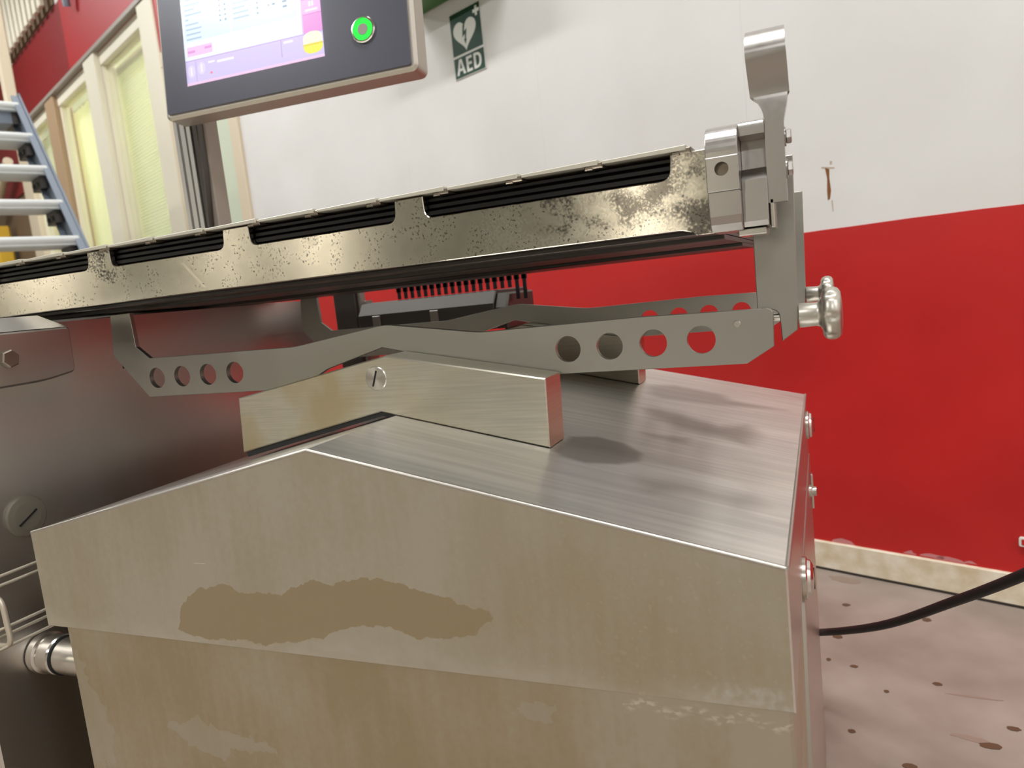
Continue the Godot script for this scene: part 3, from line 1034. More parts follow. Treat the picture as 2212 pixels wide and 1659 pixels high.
func build_sign():
	# green cabinet on the wall above the sign
	var o := thing("wall_cabinet", wp(2.32, 2.15, WALL_D), "green wall cabinet above the white heart sign, only its underside corner in view", "cabinet")
	var g := G.new()
	wbox(g, 2.03, 2.61, 2.15, 2.62, WALL_D - 0.20, WALL_D - 0.001, 0.008)
	part("body", g, M.green, o)
	g = G.new()
	wbox(g, 2.05, 2.59, 2.18, 2.60, WALL_D - 0.215, WALL_D - 0.199, 0.006)
	part("door", g, M.green, o)
	# sign: white board with a green field and a green name strip
	o = thing("defibrillator_sign", wp(2.32, 1.84, WALL_D), "dark green and white sign with a heart and the letters AED", "sign")
	g = G.new()
	wbox(g, 2.227, 2.416, 1.834, 2.092, WALL_D - 0.004, WALL_D - 0.001, 0.0005)
	part("board", g, M.sign_white, o)
	var u := -along
	g = G.new()
	g.prism(PackedVector2Array([Vector2(-2.4135, 1.925), Vector2(-2.2295, 1.925), Vector2(-2.2295, 2.0895), Vector2(-2.4135, 2.0895)]), into * (WALL_D - 0.0046), u, Vector3.UP, 0.001)
	part("green_field", g, M.sign_green, o)
	g = G.new()
	g.prism(PackedVector2Array([Vector2(-2.4135, 1.8365), Vector2(-2.2295, 1.8365), Vector2(-2.2295, 1.916), Vector2(-2.4135, 1.916)]), into * (WALL_D - 0.0046), u, Vector3.UP, 0.001)
	part("green_strip", g, M.sign_green, o)
	var heart := PackedVector2Array()
	for i in 48:
		var t := TAU * i / 48
		var x := 16 * pow(sin(t), 3)
		var y := 13 * cos(t) - 5 * cos(2 * t) - 2 * cos(3 * t) - cos(4 * t)
		heart.append(Vector2(-2.329 + x * 0.00435, 2.0 + y * 0.0041))
	g = G.new()
	g.prism(heart, into * (WALL_D - 0.0052), u, Vector3.UP, 0.001)
	part("heart", g, M.sign_white, o)
	g = G.new()
	var c := Vector2(-2.333, 2.0)
	var bolt := PackedVector2Array()
	for p in [Vector2(-0.004, 0.033), Vector2(0.006, 0.030), Vector2(0.000, 0.006), Vector2(0.017, 0.014), Vector2(0.008, -0.026), Vector2(0.013, -0.024), Vector2(0.003, -0.045), Vector2(-0.004, -0.022), Vector2(0.001, -0.024), Vector2(0.004, -0.004), Vector2(-0.013, -0.014)]:
		bolt.append(c + p)
	g.prism(bolt, into * (WALL_D - 0.0058), u, Vector3.UP, 0.001)
	part("lightning", g, M.sign_green, o)
	g = G.new()
	var k := Vector2(-2.252, 2.062)
	var cr := PackedVector2Array()
	for p in [Vector2(-1, 3), Vector2(1, 3), Vector2(1, 1), Vector2(3, 1), Vector2(3, -1), Vector2(1, -1), Vector2(1, -3), Vector2(-1, -3), Vector2(-1, -1), Vector2(-3, -1), Vector2(-3, 1), Vector2(-1, 1)]:
		cr.append(k + p * 0.0062)
	g.prism(cr, into * (WALL_D - 0.0052), u, Vector3.UP, 0.001)
	part("cross", g, M.sign_white, o)
	var tm := TextMesh.new()
	tm.text = "AED"
	var f := SystemFont.new()
	f.font_names = PackedStringArray(["Droid Sans"])
	f.font_weight = 700
	tm.font = f
	tm.font_size = 64
	tm.pixel_size = 0.0013
	tm.depth = 0.001
	tm.material = M.sign_white
	var mi := MeshInstance3D.new()
	mi.name = "lettering"
	mi.mesh = tm
	o.add_child(mi, true)
	mi.basis = Basis(u, Vector3.UP, -into)
	mi.position = wp(2.3215, 1.876, WALL_D - 0.0048) - o.position


func build_panel():
	# touch panel: h to the right, v up, n towards the viewer
	var h := Vector3(0.9952, 0.0, -0.0983).normalized()
	var v := Vector3(-0.0095, 0.9953, -0.0962).normalized()
	var n := h.cross(v).normalized()
	v = n.cross(h)
	var p0 := Vector3(-0.996, 1.452, -1.343)
	var o := thing("control_panel", p0 + v * -0.05, "dark framed touch panel with a lit screen on an upright column", "control panel")
	var g := G.new()
	g.prism(rrect(-0.334, -0.051, 0.281, 0.335, 0.014), p0 - n * 0.004, h, v, 0.058, 0.006)
	part("housing", g, M.frame, o, "brushed steel housing")
	g = G.new()
	g.prism(rrect(-0.3235, -0.0405, 0.2695, 0.3245, 0.005), p0, h, v, 0.008, 0.0004)
	part("front_glass", g, M.bezel, o)
	var sc := G.new()
	var a := p0 + h * -0.2635 + v * 0.0115 + n * 0.0006
	var w := h * 0.3435
	var t := v * 0.2576
	for q in [[0, 1, 2], [0, 2, 3]]:
		for i in q:
			sc.vert([a, a + w, a + w + t, a + t][i], n, [Vector2(0, 1), Vector2(1, 1), Vector2(1, 0), Vector2(0, 0)][i])
	var s := part("screen", sc, M.screen, o, "lit screen with pale blue rows and pink keys")
	s.mesh = flip_checked(s.mesh, n)
	var l := AreaLight3D.new()
	l.name = "screen_light"
	l.area_size = Vector2(0.34, 0.25)
	l.light_color = Color(0.93, 0.92, 1.0)
	l.light_energy = 0.06
	l.area_range = 6.0
	l.shadow_enabled = true
	o.add_child(l)
	l.basis = Basis(h, v, n)
	l.position = a + w * 0.5 + t * 0.5 + n * 0.004 - o.position
	g = G.new()
	var b := p0 + h * 0.1725 + v * 0.046
	g.lathe(b, n, [Vector2(0, 0), Vector2(0.0265, 0), Vector2(0.0265, 0.004), Vector2(0.0245, 0.006), Vector2(0.0225, 0.0062), Vector2(0.0225, 0.003), Vector2(0, 0.003)], 48)
	var bt := part("push_button", g, M.polished, o, "round metal push button")
	g = G.new()
	g.lathe(b, n, [Vector2(0.0115, 0.003), Vector2(0.0115, 0.0052), Vector2(0.0215, 0.0052), Vector2(0.0215, 0.003)], 48)
	part("glowing_ring", g, M.green_glow, bt, "glowing green ring")
	g = G.new()
	g.lathe(b, n, [Vector2(0, 0.0056), Vector2(0.0108, 0.0056), Vector2(0.0112, 0.005), Vector2(0.0112, 0.003)], 40)
	part("button_cap", g, M.steel_dull, bt)
	# column behind it
	var pan := o
	o = thing("panel_column", Vector3(-1.37, 0, -1.46), "grey aluminium profile column carrying the touch panel", "column")
	g = G.new()
	var grooved: Array = []
	for q in [Vector2(-1.400, -1.44), Vector2(-1.400, -1.40), Vector2(-1.389, -1.40), Vector2(-1.389, -1.408), Vector2(-1.381, -1.408), Vector2(-1.381, -1.40), Vector2(-1.368, -1.40), Vector2(-1.368, -1.408), Vector2(-1.362, -1.408), Vector2(-1.362, -1.40), Vector2(-1.351, -1.40), Vector2(-1.351, -1.44)]:
		grooved.append(Vector2(q.x, -q.y))
	g.prism(PackedVector2Array(grooved), Vector3(0, 1.44, 0), Vector3.RIGHT, Vector3(0, 0, -1), 1.44, 0.0006)
	part("profile", g, M.alu, o)
	g = G.new()
	g.box(Vector3(-1.348, 0.98, -1.47), Vector3(-1.328, 1.44, -1.425), 0.003)
	part("cable_duct", g, M.grey_trim, o, "brownish grey cable duct")
	g = G.new()
	g.prism(PackedVector2Array([Vector2(-1.3495, 1.0), Vector2(-1.342, 1.0), Vector2(-1.342, 1.18), Vector2(-1.333, 1.30), Vector2(-1.333, 1.43), Vector2(-1.3495, 1.43)]), Vector3(0, 0, -1.404), Vector3.RIGHT, Vector3.UP, 0.02, 0.002)
	part("shade_strip", g, M.steel_dark, o)  # dark strip standing in for the shadow between profile and duct
	g = G.new()
	g.box(Vector3(-1.35, 1.455, -1.45), Vector3(-0.95, 1.62, -1.425), 0.003)
	g.box(Vector3(-1.399, 1.44, -1.445), Vector3(-1.30, 1.62, -1.424), 0.003)
	g.box(Vector3(-1.05, 1.48, -1.43), Vector3(-0.95, 1.60, -1.36), 0.003)
	part("mounting_arm", g, M.frame, pan)
	g = G.new()
	g.box(Vector3(-1.46, 0.0, -1.53), Vector3(-1.295, 0.012, -1.37), 0.002)
	part("base_plate", g, M.alu, o)


func flip_checked(m: ArrayMesh, n: Vector3) -> ArrayMesh:
	var arr := m.surface_get_arrays(0)
	var p: PackedVector3Array = arr[Mesh.ARRAY_VERTEX]
	if (p[1] - p[0]).cross(p[2] - p[0]).dot(n) < 0.0:
		return m
	var order := PackedInt32Array([0, 2, 1, 3, 5, 4])
	arr[Mesh.ARRAY_INDEX] = order
	var r := ArrayMesh.new()
	r.add_surface_from_arrays(Mesh.PRIMITIVE_TRIANGLES, arr)
	r.surface_set_material(0, m.surface_get_material(0))
	return r


func build_cabinet():
	var o := thing("machine_cabinet", Vector3(-0.5, 0, -1.04), "stainless steel machine cabinet with a stained front and a gabled hood", "cabinet")
	var z0 := -0.62
	var z1 := -1.468
	# hood: gable outline swept back
	var gable := PackedVector2Array([Vector2(-0.975, 0.5705), Vector2(-0.037, 0.5695), Vector2(-0.037, 0.699), Vector2(-0.509, 0.806), Vector2(-0.975, 0.701)])
	var b := 0.0016
	var ip := G.inset(gable, b)
	var f := G.new()
	var tri := Geometry2D.triangulate_polygon(PackedVector2Array([ip[0] * 1000, ip[1] * 1000, ip[2] * 1000, ip[3] * 1000, ip[4] * 1000]))
	var w3 := func(p: Vector2, z: float) -> Vector3: return Vector3(p.x, p.y, z)
	var side := G.new()
	var roof := G.new()
	for i in range(0, tri.size(), 3):
		f.tri(w3.call(ip[tri[i]], z0), w3.call(ip[tri[i + 1]], z0), w3.call(ip[tri[i + 2]], z0), Vector3.BACK)
		side.tri(w3.call(ip[tri[i]], z1), w3.call(ip[tri[i + 1]], z1), w3.call(ip[tri[i + 2]], z1), Vector3.FORWARD)
	var edge := G.new()
	for i in 5:
		var j := (i + 1) % 5
		var e := (gable[j] - gable[i]).normalized()
		var n := Vector3(e.y, -e.x, 0)
		var t: G = roof if i in [2, 3] else side
		var p := gable[i]
		var q := gable[j]
		t.quad(w3.call(p, z0 - b), w3.call(q, z0 - b), w3.call(q, z1 + b), w3.call(p, z1 + b), n)
		edge.quad(w3.call(ip[i], z0), w3.call(ip[j], z0), w3.call(q, z0 - b), w3.call(p, z0 - b), (n + Vector3.BACK).normalized())
		edge.quad(w3.call(ip[i], z1), w3.call(ip[j], z1), w3.call(q, z1 + b), w3.call(p, z1 + b), (n + Vector3.FORWARD).normalized())
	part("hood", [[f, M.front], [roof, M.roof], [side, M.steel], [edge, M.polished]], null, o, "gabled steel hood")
	# folded rims of the roof along the gable and on its right edge
	var g := G.new()
	var rim: Array = []
	for q in [Vector2(-0.9735, 0.6998), Vector2(-0.509, 0.8043), Vector2(-0.0385, 0.6976)]:
		rim.append(Vector3(q.x, q.y, z0 - 0.0022))
	g.tube(rim, 0.0026, 14)
	g.tube([Vector3(-0.0372, 0.6985, z0 - 0.002), Vector3(-0.0372, 0.6985, z1 + 0.002)], 0.0022, 10)
	part("folded_edge", g, M.steel, o)
	# body under the hood
	f = G.new()
	f.box(Vector3(-0.948, 0.0, z1 + 0.02), Vector3(-0.040, 0.5765, z0 - 0.006), 0.003)
	part("body", f, M.front, o, "stained steel body")
	g = G.new()
	g.prism(PackedVector2Array([Vector2(0.70, 0.0), Vector2(1.452, 0.0), Vector2(1.452, 0.59), Vector2(0.92, 0.59)]), Vector3(-0.0352, 0, 0), Vector3(0, 0, -1), Vector3.UP, 0.006, 0.001)
	part("side_panel", g, M.steel, o)
	# wing screw and latches on the right side
	g = G.new()
	g.lathe(Vector3(-0.0365, 0.5535, -1.33), Vector3.RIGHT, [Vector2(0, 0), Vector2(0.011, 0), Vector2(0.011, 0.004), Vector2(0.008, 0.006), Vector2(0.008, 0.012), Vector2(0, 0.014)], 20)
	g.prism(rounded([Vector2(1.322, 0.585), Vector2(1.338, 0.585), Vector2(1.335, 0.5535), Vector2(1.337, 0.524), Vector2(1.323, 0.524), Vector2(1.325, 0.5535)], 0.003), Vector3(-0.029, 0, 0), Vector3(0, 0, -1), Vector3.UP, 0.004, 0.001)
	part("wing_screw", g, M.steel_bright, o)
	for lz in [[-0.90, 0.575], [-1.40, 0.655]]:
		g = G.new()
		g.lathe(Vector3(-0.0368, lz[1], lz[0]), Vector3.RIGHT, [Vector2(0, 0), Vector2(0.025, 0), Vector2(0.025, 0.004), Vector2(0.0225, 0.0055), Vector2(0.021, 0.009), Vector2(0.015, 0.012), Vector2(0.0, 0.013)], 28)
		var la := part("quarter_turn_latch", g, M.steel_bright, o)
		g = G.new()
		g.box(Vector3(-0.0275, lz[1] - 0.013, lz[0] - 0.0012), Vector3(-0.0237, lz[1] + 0.013, lz[0] + 0.0012), 0.0)
		part("slot", g, M.slit, la)
	# foot ring
	g = G.new()
	for x in [-0.9, -0.09]:
		for z in [-0.68, -1.40]:
			g.rod(Vector3(x, 0.0, z), Vector3(x, 0.03, z), 0.035, 20, 0.003)
	part("foot", g, M.rubber, o)


func build_housing():
	var o := thing("machine_housing", Vector3(-1.2, 0, -1.06), "dark reflecting steel machine housing left of the hood", "housing")
	var g := G.new()
	g.box(Vector3(-1.29, 0.0, -1.47), Vector3(-1.121, 0.9745, -0.612), 0.0025)
	part("body", g, M.housing, o)
	g = G.new()
	g.box(Vector3(-1.122, 0.905, -1.412), Vector3(-1.118, 0.9755, -0.958), 0.0006)
	part("cover_plate", g, M.housing, o)
	g = G.new()
	g.box(Vector3(-1.123, 0.885, -0.956), Vector3(-1.1203, 0.962, -0.922), 0.0)
	part("dark_gap", g, M.slit, o)
	# slotted plug
	g = G.new()
	g.lathe(Vector3(-1.121, 0.690, -0.711), Vector3.RIGHT, [Vector2(0, 0), Vector2(0.0315, 0), Vector2(0.0315, 0.003), Vector2(0.029, 0.0055), Vector2(0.02, 0.0072), Vector2(0, 0.008)], 40)
	var pl := part("plug", g, M.plug, o)
	g = G.new()
	var a := Vector3(0, 0.52, -0.854).normalized()
	g.box(Vector3(-0.017, -0.0011, -0.003), Vector3(0.017, 0.0011, 0.0012), 0.0, Vector3(-1.113, 0.688, -0.710), a, Vector3.RIGHT.cross(a))
	part("slot", g, M.slit, pl)
	# boxed cover with a sloping top, held by a hexagon bolt
	g = G.new()
	g.prism(rounded([Vector2(0.52, 0.965), Vector2(0.785, 0.965), Vector2(0.783, 0.897), Vector2(0.733, 0.889), Vector2(0.52, 0.887)], [0, 0.006, 0.008, 0.02, 0]), Vector3(-1.05, 0, 0), Vector3(0, 0, -1), Vector3.UP, 0.0705, 0.003)
	var bc := part("box_cover", g, M.cover, o)
	g = G.new()
	g.prism(PackedVector2Array([Vector2(-1.052, 0.9655), Vector2(-1.118, 0.9655), Vector2(-1.118, 0.985), Vector2(-1.112, 0.987)]), Vector3(0, 0, -0.52), Vector3.RIGHT, Vector3.UP, 0.262, 0.001)
	part("sloping_lid", g, M.cover, bc)
	g = G.new()
	g.hexbolt(Vector3(-1.05, 0.928, -0.683), Vector3.RIGHT, 0.013, 0.009)
	part("hexagon_bolt", g, M.cast_dark, bc)
	# drain pipe from the housing to the cabinet
	o = thing("pipe_joint", Vector3(-1.03, 0.478, -0.70), "short bright steel pipe between the dark housing and the cabinet", "pipe")
	g = G.new()
	g.rod(Vector3(-1.1185, 0.478, -0.70), Vector3(-0.950, 0.478, -0.70), 0.0275, 36, 0.001)
	part("tube", g, M.steel_bright, o)
	g = G.new()
	g.lathe(Vector3(-1.1185, 0.478, -0.70), Vector3.RIGHT, [Vector2(0.0276, 0), Vector2(0.031, 0), Vector2(0.031, 0.012), Vector2(0.0276, 0.014)], 36)
	g.lathe(Vector3(-1.075, 0.478, -0.70), Vector3.LEFT, [Vector2(0.0276, 0), Vector2(0.0295, 0.003), Vector2(0.0295, 0.02), Vector2(0.0276, 0.023)], 36)
	part("collar", g, M.steel_bright, o)
	g = G.new()
	g.lathe(Vector3(-1.074, 0.478, -0.70), Vector3.RIGHT, [Vector2(0.0276, 0), Vector2(0.0292, 0.001), Vector2(0.0292, 0.005), Vector2(0.0276, 0.006)], 36)
	part("seal", g, M.rubber, o)
	# wire cable tray beside it
	o = thing("wire_tray", Vector3(-1.07, 0.54, -0.68), "welded steel wire tray running along the side of the dark housing", "wire tray")
	for w in [[-1.04, 0.640], [-1.04, 0.6275], [-1.04, 0.5695], [-1.062, 0.551], [-1.040, 0.543]]:
		g = G.new()
		g.rod(Vector3(w[0], w[1], -0.45), Vector3(w[0], w[1], -0.92), 0.0021, 10)
		part("wire", g, M.wire, o)
	for z in [-0.606, -0.80]:
		g = G.new()
		var loop: Array = []
		for q in rounded([Vector2(-1.115, 0.612), Vector2(-1.038, 0.612), Vector2(-1.034, 0.543), Vector2(-1.115, 0.541)], [0.0, 0.016, 0.016, 0.0]):
			loop.append(Vector3(q.x, q.y, z))
		g.tube(loop, 0.0037, 10)
		part("hoop", g, M.wire, o)


func build_conveyor():
	var o := thing("slat_conveyor", Vector3(-0.75, 0.985, -1.07), "steel slat conveyor with a grimy notched side rail and a raised lever at its end", "conveyor")
	# outline of the near rail, with notches in its upper edge
	var pts: Array = [Vector2(-1.9, 0.992), Vector2(-0.132, 0.992), Vector2(-0.122, 0.989), Vector2(-0.117, 0.985), Vector2(-0.09, 0.985), Vector2(-0.09, 1.0705)]
	var rad: Array = [0.0, 0.004, 0.0, 0.002, 0.0, 0.0]
	for n in [[-0.138, -0.432], [-0.471, -0.6986], [-0.7424, -0.9607], [-1.006, -1.232], [-1.275, -1.50], [-1.545, -1.77]]:
		pts.append_array([Vector2(n[0], 1.0705), Vector2(n[0] - 0.002, 1.0450), Vector2(n[1] + 0.001, 1.0445), Vector2(n[1], 1.0705)])
		rad.append_array([0.0, 0.011, 0.011, 0.0])
	pts.append(Vector2(-1.9, 1.0705))
	rad.append(0.0)
	var g := G.new()
	g.prism(rounded(pts, rad), Vector3(0, 0, -0.80), Vector3.RIGHT, Vector3.UP, 0.009, 0.0009)
	part("side_rail", g, M.rail, o, "grimy steel side rail with notches")
	g = G.new()
	g.prism(rounded(pts, 0.0), Vector3(0, 0, -1.345), Vector3.RIGHT, Vector3.UP, 0.009, 0.0009)
	part("side_rail", g, M.steel_dull, o)
	# dark chain guides behind the notches
	for r in [[1.0635, 1.068, -0.812, 0.012], [1.0555, 1.061, -0.811, 0.010], [1.0475, 1.0535, -0.8095, 0.012], [1.0395, 1.0458, -0.8092, 0.012]]:
		g = G.new()
		g.box(Vector3(-1.9, r[0], r[2] - r[3]), Vector3(-0.105, r[1], r[2]), 0.0008)
		part("chain_guide", g, M.grease if r[0] > 1.04 else M.cast_dark, o)
	g = G.new()
	g.box(Vector3(-1.9, 1.02, -1.335), Vector3(-0.10, 1.066, -0.828), 0.001)
	part("bed", g, M.grease, o, "black greasy bed under the slats")
	# under pan, stepped
	g = G.new()
	g.box(Vector3(-1.9, 0.9925, -1.344), Vector3(-0.10, 1.02, -0.8095), 0.001)
	g.box(Vector3(-1.9, 0.987, -1.343), Vector3(-0.10, 0.993, -0.842), 0.001)
	g.box(Vector3(-1.9, 0.9815, -1.342), Vector3(-0.10, 0.988, -0.90), 0.001)
	g.box(Vector3(-1.9, 0.9765, -1.341), Vector3(-0.10, 0.982, -1.12), 0.001)
	part("under_pan", g, M.steel_dark, o, "dark underside")
	# slat plates on top
	var x := -0.1173
	for i in 20:
		g = G.new()
		var l := 0.0935
		g.prism(PackedVector2Array([Vector2(x - 0.004, 1.0722), Vector2(x - 0.004, 1.0775), Vector2(x - l + 0.001, 1.0755), Vector2(x - l + 0.001, 1.0722)]), Vector3(0, 0, -0.797), Vector3.RIGHT, Vector3.UP, 0.555, 0.0006)
		var t := part("slat_plate", g, M.belt, o)
		g = G.new()
		g.box(Vector3(x - 0.013, 1.0690, -1.35), Vector3(x + 0.001, 1.0752, -0.7985), 0.0012)
		g.box(Vector3(x - 0.019, 1.0680, -0.81), Vector3(x - 0.010, 1.0722, -0.7980), 0.001)
		part("hinge", g, M.cast_dark, t)
		x -= l
	# bearing block at the end, outline across the rail
	var prof: Array = [Vector2(0.792, 0.985), Vector2(0.784, 0.992), Vector2(0.781, 1.0), Vector2(0.7805, 1.022), Vector2(0.778, 1.024), Vector2(0.778, 1.056), Vector2(0.780, 1.066), Vector2(0.785, 1.077), Vector2(0.793, 1.085), Vector2(0.806, 1.090), Vector2(0.85, 1.090), Vector2(0.85, 0.985)]
	g = G.new()
	var hole := circle(Vector2(-0.085, 1.0455), 0.0068, 28)
	# the flat with the screw hole is its own slab so that the hole is real
	g.prism(PackedVector2Array([Vector2(-0.1, 1.024), Vector2(-0.069, 1.024), Vector2(-0.069, 1.0575), Vector2(-0.1, 1.0575)]), Vector3(0, 0, -0.7775), Vector3.RIGHT, Vector3.UP, 0.018, 0.0006, [hole])
	g.prism(PackedVector2Array([Vector2(0.792, 0.985), Vector2(0.784, 0.992), Vector2(0.781, 1.0), Vector2(0.7805, 1.0235), Vector2(0.85, 1.0235), Vector2(0.85, 0.985)]), Vector3(-0.069, 0, 0), Vector3(0, 0, -1), Vector3.UP, 0.031, 0.0008)
	var arc: Array = [Vector2(0.7785, 1.0572)]
	for i in 13:
		var a := PI * 0.5 * i / 12.0
		arc.append(Vector2(0.806 - cos(a) * 0.0275, 1.0625 + sin(a) * 0.0275))
	arc.append_array([Vector2(0.85, 1.09), Vector2(0.85, 1.0572)])
	g.prism(PackedVector2Array(arc), Vector3(-0.069, 0, 0), Vector3(0, 0, -1), Vector3.UP, 0.031, 0.0008)
	g.box(Vector3(-0.1, 1.0235, -0.85), Vector3(-0.069, 1.058, -0.797), 0.0)
	# upper lip and lower flat beside the recess
	var arc2: Array = [Vector2(0.795, 1.076)]
	for i in 9:
		var a := PI * 0.5 * i / 8.0
		arc2.append(Vector2(0.802 - cos(a) * 0.007, 1.083 + sin(a) * 0.007))
	arc2.append_array([Vector2(0.85, 1.09), Vector2(0.85, 1.073), Vector2(0.803, 1.073)])
	g.prism(PackedVector2Array(arc2), Vector3(-0.0445, 0, 0), Vector3(0, 0, -1), Vector3.UP, 0.0245, 0.0006)
	g.prism(PackedVector2Array([Vector2(0.815, 1.075), Vector2(0.812, 1.045), Vector2(0.796, 1.033), Vector2(0.794, 0.992), Vector2(0.798, 0.987), Vector2(0.85, 0.986), Vector2(0.85, 1.075)]), Vector3(-0.0445, 0, 0), Vector3(0, 0, -1), Vector3.UP, 0.0245, 0.0006)
	var blk := part("bearing_block", g, M.cast, o, "cast bearing block with a screw hole")
	g = G.new()
	g.rod(Vector3(-0.085, 1.0455, -0.795), Vector3(-0.085, 1.0455, -0.7875), 0.0066, 20)
	part("set_screw", g, M.cast_dark, blk)
	g = G.new()
	g.box(Vector3(-0.043, 0.984, -0.85), Vector3(-0.0395, 1.012, -0.80), 0.0006)
	g.box(Vector3(-0.075, 0.979, -0.86), Vector3(-0.048, 0.9855, -0.802), 0.0008)
	part("spacer", g, M.steel_bright, o)
	# lever: bar, neck and a paddle rolled back at its upper end
	g = G.new()
	var path: Array = []                                   # (z, y, half width left, half width right)
	var rows := [[-0.8000, 1.008, 0.0445, 0.0265], [-0.8000, 1.05, 0.0445, 0.0265], [-0.8000, 1.085, 0.0440, 0.0262], [-0.8005, 1.094, 0.0445, 0.0245], [-0.801, 1.102, 0.0468, 0.0226], [-0.8015, 1.108, 0.0500, 0.0216], [-0.802, 1.1115, 0.0530, 0.0212], [-0.8025, 1.112, 0.0560, 0.0195], [-0.8015, 1.122, 0.0567, 0.0197], [-0.7975, 1.134, 0.0573, 0.0199], [-0.794, 1.143, 0.0577, 0.0202], [-0.7925, 1.150, 0.0579, 0.0205], [-0.7935, 1.157, 0.0579, 0.0208], [-0.798, 1.165, 0.0578, 0.0209], [-0.803, 1.171, 0.0576, 0.0211], [-0.810, 1.1755, 0.0573, 0.0213], [-0.819, 1.178, 0.0570, 0.0215], [-0.829, 1.177, 0.0570, 0.0215], [-0.836, 1.172, 0.057, 0.0215]]
	var thick := 0.013
	for i in rows.size():
		var a: Array = rows[maxi(i - 1, 0)]
		var b: Array = rows[mini(i + 1, rows.size() - 1)]
		var t := Vector2(b[0] - a[0], b[1] - a[1]).normalized()
		path.append(Vector3(0, -t.x, t.y).normalized())   # outward, towards the viewer
	for i in rows.size() - 1:
		var a: Array = rows[i]
		var b: Array = rows[i + 1]
		var ta: float = thick if a[1] < 1.1 else lerpf(thick, 0.006, clampf((a[1] - 1.1) / 0.02, 0, 1))
		var tb: float = thick if b[1] < 1.1 else lerpf(thick, 0.006, clampf((b[1] - 1.1) / 0.02, 0, 1))
		var al := Vector3(-a[2], a[1], a[0])
		var ar := Vector3(-a[3], a[1], a[0])
		var bl := Vector3(-b[2], b[1], b[0])
		var br := Vector3(-b[3], b[1], b[0])
		var na: Vector3 = path[i]
		var nb: Vector3 = path[i + 1]
		var uv := [Vector2(0, a[1]), Vector2(0.03, a[1]), Vector2(0.03, b[1]), Vector2(0, b[1])]
		g.stri([al, ar, br], [na, na, nb], [uv[0], uv[1], uv[2]])
		g.stri([al, br, bl], [na, nb, nb], [uv[0], uv[2], uv[3]])
		var al2 := al - na * ta
		var ar2 := ar - na * ta
		var bl2 := bl - nb * tb
		var br2 := br - nb * tb
		g.stri([al2, ar2, br2], [-na, -na, -nb], [uv[0], uv[1], uv[2]])
		g.stri([al2, br2, bl2], [-na, -nb, -nb], [uv[0], uv[2], uv[3]])
		var nl := (bl - al).cross(na).normalized()
		g.quad(al, bl, bl2, al2, nl if nl.x < 0 or absf(nl.x) < 0.3 else -nl)
		g.quad(ar, br, br2, ar2, -nl if nl.x < 0 or absf(nl.x) < 0.3 else nl)
		if i == 0:
			g.quad(al, ar, ar2, al2, Vector3.DOWN)
		if i == rows.size() - 2:
			g.quad(bl, br, br2, bl2, (nb + Vector3.UP).normalized() * -1.0)
	part("lever", g, M.cast, o, "steel lever with a rolled paddle end")
	for q in [[1.071, -0.812, 0.0075], [1.040, -0.812, 0.0075]]:
		g = G.new()
		g.lathe(Vector3(-0.0268, q[0], q[1]), Vector3.RIGHT, [Vector2(0, 0), Vector2(0.0095, 0), Vector2(0.0095, 0.0016), Vector2(0, 0.0016)], 24)
		g.hexbolt(Vector3(-0.0252, q[0], q[1]), Vector3.RIGHT, q[2], 0.0052)
		part("lever_bolt", g, M.cast, o)


